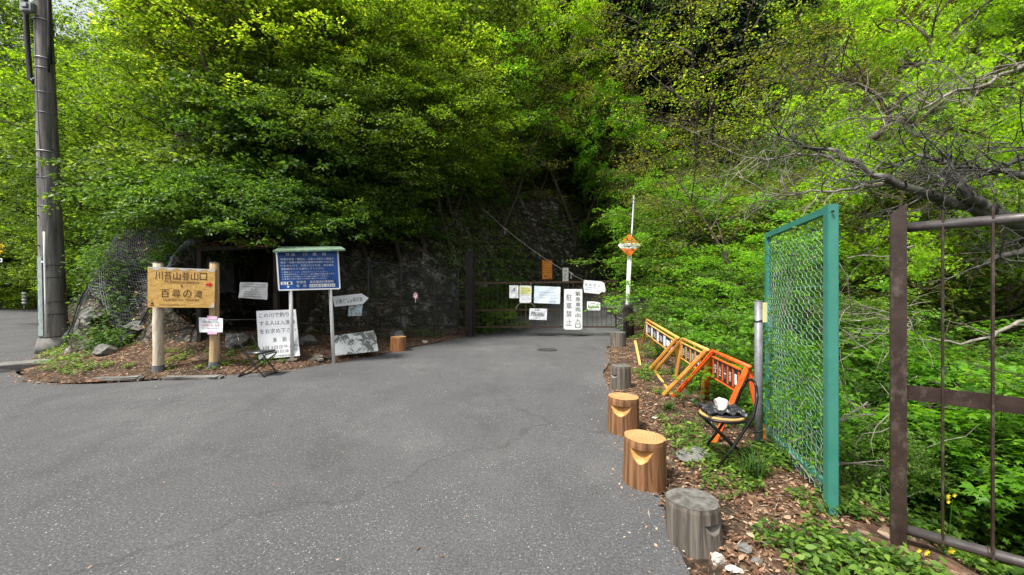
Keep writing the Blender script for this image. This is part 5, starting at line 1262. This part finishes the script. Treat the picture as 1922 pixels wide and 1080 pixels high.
# right side: ravine
crown_at('maple_tall', 1640, 165, 9.5, .72, 'glowing yellow green maple crown high on the right above the bare branches', 5.6, 'leaf_glow')
for px, D, s, m_ in [(1520, 12.5, 1.3, 'leaf_olive'), (1780, 13, 1.5, 'leaf_shrub'), (1900, 11, 1.5, 'leaf_mid'), (1600, 16, 1.5, 'leaf_olive'), (1480, 15, 1.4, 'leaf_olive'), (1720, 18, 1.5, 'leaf_shrub'), (1850, 18, 1.6, 'leaf_yellow'), (1560, 20, 1.4, 'leaf_mid'), (1430, 21, 1.2, 'leaf_olive')]:
    tree('overhang_b', X_(px, D), D, 'mid height leafy tree rising from the ravine at the right', 'tree', 'leafy trees in the right hand ravine', s, mat=m_)
for px, D, s in [(1500, 5.6, .95), (1560, 6.6, 1.1), (1620, 4.9, 1.0), (1660, 6.4, 1.25), (1730, 4.6, 1.05), (1770, 6.2, 1.3), (1820, 4.2, 1.0), (1880, 5.6, 1.3), (1930, 4.0, 1.0), (1990, 5, 1.2), (1470, 7.4, 1.0), (1530, 8.4, 1.2), (1620, 8.4, 1.4), (1720, 8.4, 1.5), (1840, 7.8, 1.5), (1960, 7, 1.4),
                  (1385, 7.8, .85), (1430, 8.8, 1.0), (1360, 9.6, .9), (1310, 10.4, .85), (1275, 12, .85), (1330, 12.4, 1.0), (1400, 11.4, 1.1), (1470, 10.8, 1.2), (1700, 3.9, .7), (1800, 3.5, .65), (1880, 3.3, .6), (1620, 3.9, .6)]:
    xb = float(np.interp(D, [2.7, 4.1, 5.2, 6.75, 9.4, 14], [2.75, 2.95, 3.15, 3.5, 4.0, 5.2])); x = max(X_(px, D), xb+2.15*s)
    tree('maple_low', x, D, 'low spreading maple bush with bright star shaped leaves filling the ravine', 'bush', 'maple bushes in the right hand ravine', s, mat=rt.choice(['leaf_shrub', 'leaf_shrub', 'leaf_bright']), name='maple_bush')
for px, D, s in [(1262, 11.2, .7), (1300, 8.9, .6), (1400, 6.4, .5), (1480, 4.9, .4), (1600, 3.5, .35), (1540, 4.3, .4)]:
    tree('shrub', X_(px, D), D, 'small leafy green bush on the edge of the right verge', 'bush', 'small bushes along the right verge', s, name='bush')
for px, D, s in [(925, 15.2, .75), (940, 13.9, .5), (970, 17, .8), (905, 14, .6)]:
    tree('shrub', X_(px, D), D, 'small leafy plant clinging to the foot of the left bank', 'bush', 'small bushes at the foot of the left bank', s, name='bush')
for px, D, k, s, m_ in [(1245, 13.2, 'overhang_a', .62, 'leaf_shrub'), (1290, 11.6, 'overhang_b', .62, 'leaf_bright'), (1340, 10.4, 'overhang_a', .66, 'leaf_shrub'), (1395, 9.2, 'overhang_b', .66, 'leaf_bright'), (1450, 8.0, 'overhang_a', .6, 'leaf_shrub'), (1500, 7.0, 'overhang_b', .55, 'leaf_shrub')]:
    xb = float(np.interp(D, [2.7, 4.1, 5.2, 6.75, 9.4, 14], [2.75, 2.95, 3.15, 3.5, 4.0, 5.2])); x = max(X_(px, D), xb+2.9*s)
    tree(k, x, D, 'young bushy tree crowding the verge behind the orange barricades', 'tree', 'young bushy trees behind the barricades', s, mat=m_)
# big bare branch tree at the right
def bare_tree():
    D0 = 4.7; root = thing('bare_branch_tree', 'old dark tree at the right edge with long bare crooked branches reaching left', 'tree', P(2080, 700, D0)); r = np.random.default_rng(3)
    lines = [([(2090, 830, 5.0), (2060, 620, 4.9), (1985, 500, 4.8), (1915, 425, 4.7), (1855, 398, 4.6), (1800, 384, 4.6), (1740, 365, 4.6), (1660, 332, 4.7), (1600, 305, 4.8), (1555, 283, 4.9), (1500, 268, 5.0), (1448, 249, 5.1)], .12, .008),
             ([(1860, 400, 4.6), (1825, 372, 4.5), (1808, 345, 4.5), (1785, 312, 4.6), (1760, 300, 4.7), (1722, 296, 4.8), (1650, 318, 5.0)], .075, .010),
             ([(2010, 330, 4.6), (1925, 332, 4.5), (1862, 318, 4.6), (1800, 314, 4.7), (1750, 330, 4.9)], .05, .010),
             ([(2000, 250, 4.4), (1925, 292, 4.5), (1870, 325, 4.6), (1805, 346, 4.7)], .045, .010),
             ([(1990, 90, 5.6), (1920, 125, 5.6), (1850, 160, 5.5), (1790, 172, 5.4), (1730, 205, 5.4), (1690, 228, 5.5), (1600, 270, 5.6)], .040, .006),
             ([(1680, 340, 4.7), (1620, 352, 4.7), (1560, 356, 4.8), (1500, 365, 4.9), (1440, 370, 5.0)], .030, .004),
             ([(1560, 300, 4.9), (1500, 292, 5.0), (1440, 300, 5.0), (1390, 296, 5.2)], .022, .003),
             ([(1985, 500, 4.8), (1922, 470, 4.7), (1880, 480, 4.6), (1850, 500, 4.7)], .07, .02),
             ([(1960, 600, 3.9), (1900, 612, 3.9), (1840, 640, 4.0), (1780, 645, 4.0), (1730, 630, 4.1), (1690, 605, 4.2)], .022, .006),
             ([(1720, 460, 4.4), (1650, 482, 4.5), (1590, 485, 4.6)], .012, .005),
             ([(1667, 214, 6.5), (1690, 190, 6.5), (1740, 165, 6.6)], .03, .01), ([(1650, 260, 6.4), (1667, 214, 6.5), (1640, 180, 6.6), (1600, 152, 6.7), (1560, 140, 6.8), (1510, 110, 6.9)], .045, .008),
             ([(1640, 178, 6.6), (1615, 130, 6.6), (1580, 92, 6.7)], .022, .006)]
    for j, (pts, ra, rb) in enumerate(lines):
        q = [P(*p) for p in pts]; fine = []
        for i in range(len(q)-1):
            for t in (0, .33, .66): fine.append(q[i].lerp(q[i+1], t)+Vector(r.normal(0, .018, 3)))
        fine.append(q[-1]); n = len(fine); mb = MB(); mb.tube(fine, [ra+(rb-ra)*(i/(n-1))**.8 for i in range(n)], 8)
        def sprout(p, d, L, rad, dep):
            pts_ = [Vector(p)]; d = Vector(d).normalized(); k_ = 5
            for i in range(k_): d = (d+Vector(r.normal(0, .28, 3))).normalized(); pts_.append(pts_[-1]+d*L/k_)
            mb.tube(pts_, [rad*(1-.8*i/k_) for i in range(k_+1)], 4, False)
            if dep: 
                for i in range(3): c = pts_[r.integers(1, k_)]; sprout(c, d+Vector(r.normal(0, .8, 3)), L*.55, rad*.55, dep-1)
        for i in range(2 if j else 8, n-1):
            for _ in range(3 if ra > .02 else 1):
                if r.random() < (.62 if j < 8 or j > 9 else .25): sprout(fine[i], Vector((-.8, r.normal(0, .5), r.normal(.25, .6))), r.uniform(.3, 1.1), min(.010, ra*.3), 2 if r.random() < .5 else 1)
        mb.build('trunk' if j == 0 else 'branch', 'bark_grey' if j in (0, 1, 2, 3, 7) else ('bark_pale' if j in (4, 5, 6, 8, 9) else 'bark'), root, True)
    tp, td, tl = [], [], []
    for i in range(240):
        tp.append(np.array(P(r.uniform(1380, 1940), r.uniform(60, 400), r.uniform(5, 6.8)))); a_ = r.uniform(0, 6.28); td.append((math.cos(a_), math.sin(a_), .2)); tl.append(r.uniform(.15, .4))
    tp = np.array(tp)-np.array(root.location)
    link(leaf_mesh('crown', *sprays(tp, np.array(td), np.array(tl), 9, .04, 5, .6), 'leaf_olive', 'kite'), 'crown', root)
bare_tree()
# ------------------------------------------------------------------ scattered stuff
def surf(x, y):
    e = .05; z = zf(x, y); d = road_dist(x, y)
    z = np.where(d < .02, base_z(x, y), z)
    gx = (zf(x+e, y)-z)/e; gy = (zf(x, y+e)-z)/e; on = d < .06; gx = np.where(on, 0, np.clip(gx, -2, 2)); gy = np.where(on, 0, np.clip(gy, -2, 2))
    return z, np.stack([-gx, -gy, np.ones_like(gx)], 1), d
def scatter_flat(name, x, y, size, mat, tilt, lift, label, cat, kind='oval'):
    z, nr, d = surf(x, y); n = len(x)
    nr = nr+rng.normal(0, tilt, (n, 3)); a_ = rng.uniform(0, 2*PI, n); dr = np.stack([np.cos(a_), np.sin(a_), rng.normal(0, .1, n)], 1)
    p = np.stack([x, y, z+lift*rng.uniform(.3, 1.5, n)], 1)
    o = link(leaf_mesh(name, p, nr, dr, size, mat, kind), name); tag(o, label, cat, None, 'stuff'); return o
def band(n, y0, y1, side, w0, w1, pw=1.0, ypow=1.0):
    y = y0+(y1-y0)*rng.random(n)**ypow; wdt = w0+(w1-w0)*rng.random(n)**pw
    if side > 0: x = np.interp(y, rr_y, rr_x)+wdt
    return x, y
x1_, y1_ = band(31000, 1.6, 13, 1, -.06, 2.7, .9, 1.7)
xl = []; lp = np.array(ROAD_L[8:19], float)
seg = rng.integers(0, len(lp)-1, 16000); t = rng.random(16000); pl = lp[seg]+(lp[seg+1]-lp[seg])*t[:, None]; dv = lp[seg+1]-lp[seg]; nv = np.stack([dv[:, 1], -dv[:, 0]], 1); nv /= np.linalg.norm(nv, axis=1, keepdims=True)
off = rng.random(16000)**.9*2.6-.12; pl = pl+nv*off[:, None]
xa = np.concatenate([x1_, pl[:, 0]]); ya = np.concatenate([y1_, pl[:, 1]])
k = (road_dist(xa, ya) > -.18) & (vnoise(xa, ya, .35, 81)+.6*vnoise(xa, ya, .12, 82) > -.16); xa, ya = xa[k], ya[k]
scatter_flat('leaf_litter', xa, ya, rng.uniform(.010, .052, len(xa))*(.6+.8*rng.random(len(xa))**2), 'leaf_dry', .35, .012, 'brown fallen leaves carpeting the verges beside the road', 'fallen leaves')
kk = rng.random(len(xa)) < .2; scatter_flat('pine_needles', xa[kk]+rng.normal(0, .05, kk.sum()), ya[kk]+rng.normal(0, .05, kk.sum()), rng.uniform(.03, .10, kk.sum()), 'leaf_dry', .18, .018, 'thin brown needles and twigs strewn over the leaf litter', 'needles', 'needle')
# sparse leaves and petals on the road
xr_ = np.concatenate([rng.uniform(-9, 1.6, 260), np.interp(rng.uniform(2, 13, 420), rr_y, rr_x)-rng.exponential(.16, 420)]); yr_ = np.concatenate([rng.uniform(1.5, 12, 260), np.zeros(420)])
yy_ = rng.uniform(2, 13, 420); xr_[260:] = np.interp(yy_, rr_y, rr_x)-rng.exponential(.12, 420); yr_[260:] = yy_
k = road_dist(xr_, yr_) < -.02; xr_, yr_ = xr_[k], yr_[k]
z = base_z(xr_, yr_)+.006; n = len(xr_); a_ = rng.uniform(0, 6.28, n)
o = link(leaf_mesh('scattered_leaves', np.stack([xr_, yr_, z], 1), np.array([0, 0, 1.])+rng.normal(0, .2, (n, 3)), np.stack([np.cos(a_), np.sin(a_), 0*a_], 1), rng.uniform(.010, .035, n), 'leaf_dry', 'oval'), 'scattered_leaves'); tag(o, 'a few small dry leaves and petals scattered over the asphalt', 'fallen leaves', None, 'stuff')
# fine grit and needles gathering along the road edges
ei = rng.integers(3, len(RP)-6, 9000); t = rng.random(9000); pe = RP[ei]+(RP[(ei+1) % len(RP)]-RP[ei])*t[:, None]; dv = RP[(ei+1) % len(RP)]-RP[ei]; L = np.linalg.norm(dv, axis=1)
nv = np.stack([-dv[:, 1], dv[:, 0]], 1)/L[:, None]; k = (rng.random(9000) < L/2.5) & (pe[:, 1] < 20) & (pe[:, 0] > -14); q = pe+nv*(rng.exponential(.16, 9000)*np.where(rng.random(9000) < .5, 1, -1))[:, None]; q = q[k]; q = q[road_dist(q[:, 0], q[:, 1]) < -.01]
z = base_z(q[:, 0], q[:, 1])+.005; n = len(q); a_ = rng.uniform(0, 6.28, n)
o = link(leaf_mesh('edge_debris', np.stack([q[:, 0], q[:, 1], z], 1), np.array([0, 0, 1.])+rng.normal(0, .15, (n, 3)), np.stack([np.cos(a_), np.sin(a_), 0*a_], 1), rng.uniform(.006, .026, n), 'leaf_dry', 'kite'), 'edge_debris'); tag(o, 'fine brown plant debris gathered along the road edges', 'debris', None, 'stuff')
# undergrowth: tufts on all slopes
def tufts(name, x, y, h, per, leaf, mat, label, kind='kite', cat='undergrowth'):
    z, nr, d = surf(x, y); n = len(x)
    nn = nr/np.linalg.norm(nr, axis=1, keepdims=True)
    a_ = rng.uniform(0, 2*PI, (n, per)); out = np.stack([np.cos(a_), np.sin(a_), rng.uniform(-.1, .5, (n, per))], -1)
    hh = (h*rng.uniform(.4, 1.3, n))[:, None]
    pos = np.stack([x, y, z], 1)[:, None]+nn[:, None]*(hh*rng.uniform(.15, 1, (n, per)))[..., None]+out*(hh*rng.uniform(.1, .8, (n, per)))[..., None]
    nrm = np.array([0, 0, 1.])+rng.normal(0, .45, pos.shape)+nn[:, None]*.4
    dr = out+rng.normal(0, .3, pos.shape)
    sz = leaf*rng.uniform(.5, 1.3, (n, per))*np.minimum(1.3, hh/h+.3)
    o = link(leaf_mesh(name, pos.reshape(-1, 3), nrm.reshape(-1, 3), dr.reshape(-1, 3), sz.ravel(), mat, kind), name); tag(o, label, cat, None, 'stuff')
def gate_d(x, y):
    t = np.clip(((x-2.2)*.9+(y-2.5)*(-.72))/(.9**2+.72**2), 0, 1); return np.hypot(x-2.2-.9*t, y-2.5+.72*t)
# near right verge: small plants clumped
x, y = band(2600, 1.7, 9, 1, .35, 2.1, .75, 1.5); c = vnoise(x, y, .45, 44)+vnoise(x, y, 1.3, 45)*.5; k = (c > np.where((y < 3.8) & (x > 1.5), -.08, .05)) & (gate_d(x, y) > .2); 
tufts('verge_plants', x[k], y[k], .08, 14, .038, 'leaf_shrub', 'small green herbs growing through the leaf litter on the right verge', 'oval')
x = rng.uniform(1.9, 5.5, 3800); y = rng.uniform(1.4, 9, 3800); k = (road_dist(x, y) > 1.45) & (vnoise(x, y, .5, 46) > np.where(y < 3.6, .08, -.1)) & (gate_d(x, y) > .2); 
tufts('ravine_plants', x[k], y[k], .12, 14, .034, 'leaf_shrub', 'bright green plants covering the top of the ravine slope', 'oval')
x = rng.uniform(2.2, 24, 9000); y = rng.uniform(2, 26, 9000); k = (x > np.interp(y, rr_y, rr_x)) & (road_dist(x, y) > np.where(y < 10, 2.2, 1.6)) & (gate_d(x, y) > .75)
tufts('ravine_undergrowth', x[k], y[k], .45, 18, .11, 'leaf_shrub', 'green undergrowth covering the right hand ravine', 'kite')
x = rng.uniform(-13, 2, 15000); y = rng.uniform(7, 22, 15000); d = road_dist(x, y); s = vnoise(x, y, .9, 61)+vnoise(x, y, .35, 62)*.5
k = (x < np.interp(y, rr_y, rr_x)) & (((d > 2.0) & (s > .02)) | ((d > 4.0))) ; k &= ~((x < -7.4) & (y < 12.2) & (s < .22)); k &= ~((x > SH[0]-.3) & (x < SH[1]+.3) & (y < SH[3]+.2))
tufts('bank_undergrowth', x[k], y[k], .17, 12, .065, 'leaf_mid', 'ivy and small plants growing on the left bank', 'kite')
x = rng.uniform(-5, 14, 16000); y = rng.uniform(14, 38, 16000); d = road_dist(x, y); s = vnoise(x, y, 1.3, 63)+vnoise(x, y, .5, 64)*.6; k = (d > .4) & (s > np.where(d > 4, -.45, -.14)) & ((x < np.interp(y, rr_y, rr_x)) | (y > 25))
tufts('cliff_plants', x[k], y[k], .30, 14, .095, 'leaf_mid', 'ferns and trailing plants clinging to the dark rock behind the gate', 'kite')
x = rng.uniform(-11, 6, 9000); y = rng.uniform(8, 30, 9000); d = road_dist(x, y); k = (d > 1.7) & (d < 7) & (x < np.interp(y, rr_y, rr_x)) & (vnoise(x, y, .8, 65) > -.05) & ~((x > SH[0]-.3) & (x < SH[1]+.3) & (y < SH[3]+.2))
tufts('dead_leaves', x[k], y[k], .10, 10, .055, 'leaf_dry', 'brown dead leaves and dry growth caught on the rocky bank', 'oval')
x = rng.uniform(-11.2, -7.6, 2600); y = rng.uniform(8.2, 11.5, 2600); d = road_dist(x, y); sx_ = 961+F*x/y
k = (d > .9) & ((np.abs(sx_-205+vnoise(x, y, .5, 90)*60) < 26) | (vnoise(x, y, .5, 91) > .27))
tufts('ivy', x[k], y[k], .34, 12, .07, 'leaf_shrub', 'ivy strips growing through the netting behind the wooden sign', 'oval')
x = rng.uniform(-11.5, -1, 5200); y = rng.uniform(6.4, 13, 5200); d = road_dist(x, y); k = (d > .25) & (d < 2.4) & (vnoise(x, y, .6, 71)+.5*vnoise(x, y, .2, 72) > np.where(x < -6.5, -.02, .10))
tufts('bank_herbs', x[k], y[k], .08, 10, .045, 'leaf_shrub', 'low green herbs in the leaf litter below the signs', 'oval')
x = rng.uniform(-60, 60, 24000); y = rng.uniform(14, 60, 24000); k = road_dist(x, y) > 3.0
tufts('hillside_undergrowth', x[k], y[k], .8, 10, .28, 'leaf_mid', 'green undergrowth covering the far hillside')
# litter lying on the two small roofs
n = 900; u_ = rng.random(n); v_ = rng.random(n)**1.6
Aq, Bq, Cq, Dq = [np.array(P(*p)) for p in ((372, 462, 8.3), (522, 455, 8.25), (548, 448, 11.3), (430, 450, 11.3))]
q = (Aq+(Bq-Aq)*u_[:, None])*(1-v_[:, None])+(Dq+(Cq-Dq)*u_[:, None])*v_[:, None]; q[:, 2] += rng.uniform(.0, .07, n); a_ = rng.uniform(0, 6.28, n)
o = link(leaf_mesh('roof_litter', q, np.array([0, 0, 1.])+rng.normal(0, .6, (n, 3)), np.stack([np.cos(a_), np.sin(a_), rng.normal(0, .3, n)], 1), rng.uniform(.03, .11, n), 'leaf_dry', 'oval'), 'roof_litter'); tag(o, 'brown leaves heaped on the old shelter roof', 'fallen leaves', None, 'stuff')
# grass tufts
def grass(px, py, s, label):
    c = G(px, py); mb = MB(); zg = z1(c.x, c.y)
    for i in range(90):
        a_ = rt.uniform(0, 6.28); L = rt.uniform(.12, .26)*s; b = Vector((c.x+rt.gauss(0, .04)*s, c.y+rt.gauss(0, .03)*s, zg)); d = Vector((math.cos(a_), math.sin(a_), 0)); sd_ = Vector((-d.y, d.x, 0))*.0035
        pts = [b, b+d*L*.25+Vector((0, 0, L*.6)), b+d*L*.6+Vector((0, 0, L*.8)), b+d*L*.95+Vector((0, 0, L*.65))]
        mb.add([pts[0]-sd_, pts[0]+sd_, pts[1]+sd_, pts[1]-sd_, pts[2]+sd_*.7, pts[2]-sd_*.7, pts[3]], [(0, 1, 2, 3), (3, 2, 4, 5), (5, 4, 6)])
    tag(mb.build('grass_tuft', 'leaf_shrub', None, loc=(c.x, c.y, zg)), label, 'grass tuft')
grass(1418, 905, 1.1, 'arching green grass tuft right of the feet of the round chair')
grass(1300, 735, 1.4, 'long grass clump under the nearest orange barricade')
grass(1255, 775, .6, 'small grass clump in the litter above the third log stool')
# yellow flowers
for px, py, D, lab in ((1788, 938, 2.9, 'yellow flower cluster between the bars of the brown gate, highest'), (1772, 1030, 2.35, 'yellow flower cluster below the bottom rail of the brown gate'), (1742, 1040, 2.3, 'single yellow blossom just left of the low flower cluster'), (100, 0, 0, '')):
    if not D: continue
    c = P(px, py, D); root = thing('yellow_flower', lab, 'flower', c); mb = MB(); mb.tube([c, c+Vector((.01, .03, -.25)), c+Vector((.0, .06, -.6))], .003, 4); mb.build('stem', 'leaf_shrub', root)
    for i in range(4 if 'cluster' in lab else 1):
        q = c+Vector((rt.gauss(0, .03), rt.gauss(0, .02), rt.gauss(0, .02))); mb = MB()
        for k in range(5):
            t = k*2*PI/5; d = Vector((math.cos(t), -.35, math.sin(t))); u_ = Vector((-math.sin(t), 0, math.cos(t))); mb.add([q, q+d*.010+u_*.006, q+d*.018, q+d*.010-u_*.006], [(0, 1, 2, 3)])
        mb.build('blossom', 'petal_yellow', root)
# vine on the green fence
x_ = rng.uniform(0, 1, 420); h_ = rng.choice([rng.uniform(.1, .95), rng.uniform(.1, 2.1)], 420)
h_ = np.where(rng.random(420) < .65, rng.uniform(.25, 1.15, 420), rng.uniform(.2, 2.1, 420))
A_ = np.array([2.24, 2.80]); B_ = np.array([2.66, 4.05]); q = A_+(B_-A_)*x_[:, None]
tp = np.stack([q[:, 0]+rng.normal(.03, .05, 420), q[:, 1], h_], 1); a_ = rng.uniform(0, 6.28, 420)
root = thing('climbing_vine', 'green leafy vine climbing through the mesh of the green fence', 'vine', (2.45, 3.4, 0))
link(leaf_mesh('foliage', *sprays(tp-np.array([2.45, 3.4, 0]), np.stack([np.cos(a_), np.sin(a_), rng.uniform(-.3, 1, 420)], 1), rng.uniform(.08, .24, 420), 9, .036, 8, .7), 'leaf_bright', 'oval'), 'foliage', root)
mb = MB()
for i in range(14):
    t = rt.random(); p = Vector((2.24+.42*t, 2.8+1.25*t, 0)); pts = [p+Vector((rt.gauss(0, .03), rt.gauss(0, .05), z_)) for z_ in np.linspace(0, rt.uniform(.8, 2.1), 9)]; mb.tube(pts, .0028, 4, False)
mb.build('stem', 'bark_pale', root)
# dry twigs and brush behind the green fence post
mb = MB(); r = np.random.default_rng(77)
for i in range(60):
    px, py, D = r.uniform(1490, 1720), r.uniform(560, 1000), r.uniform(2.9, 4.2); p = P(px, py, D); d = Vector((r.normal(0, 1), r.normal(0, .5), r.normal(.3, .7))).normalized(); L = r.uniform(.15, .6); pts = [p]
    for k in range(4): d = (d+Vector(r.normal(0, .25, 3))).normalized(); pts.append(pts[-1]+d*L/4)
    mb.tube(pts, [.004, .0035, .003, .002, .001], 4, False)
for pts in ([(1575, 790, 3.0), (1620, 762, 3.1), (1628, 755, 3.15)], [(1480, 832, 3.3), (1560, 800, 3.0), (1600, 782, 3.0), (1640, 778, 3.1)], [(1575, 872, 2.9), (1660, 864, 3.1)], [(1475, 840, 3.3), (1550, 930, 2.9)], [(1575, 868, 2.9), (1665, 876, 3.2)], [(1490, 500, 3.6), (1560, 470, 3.4), (1590, 520, 3.4), (1600, 600, 3.5)]):
    mb.tube([P(*p) for p in pts], .006, 5)
o = mb.build('dry_brush', 'bark_pale', None, loc=P(1600, 850, 3.2)); tag(o, 'pale dead twigs tangled behind the green fence post', 'twigs', None, 'stuff')
for o in bpy.data.objects:
    if o.name.startswith('tmp'): bpy.data.objects.remove(o)
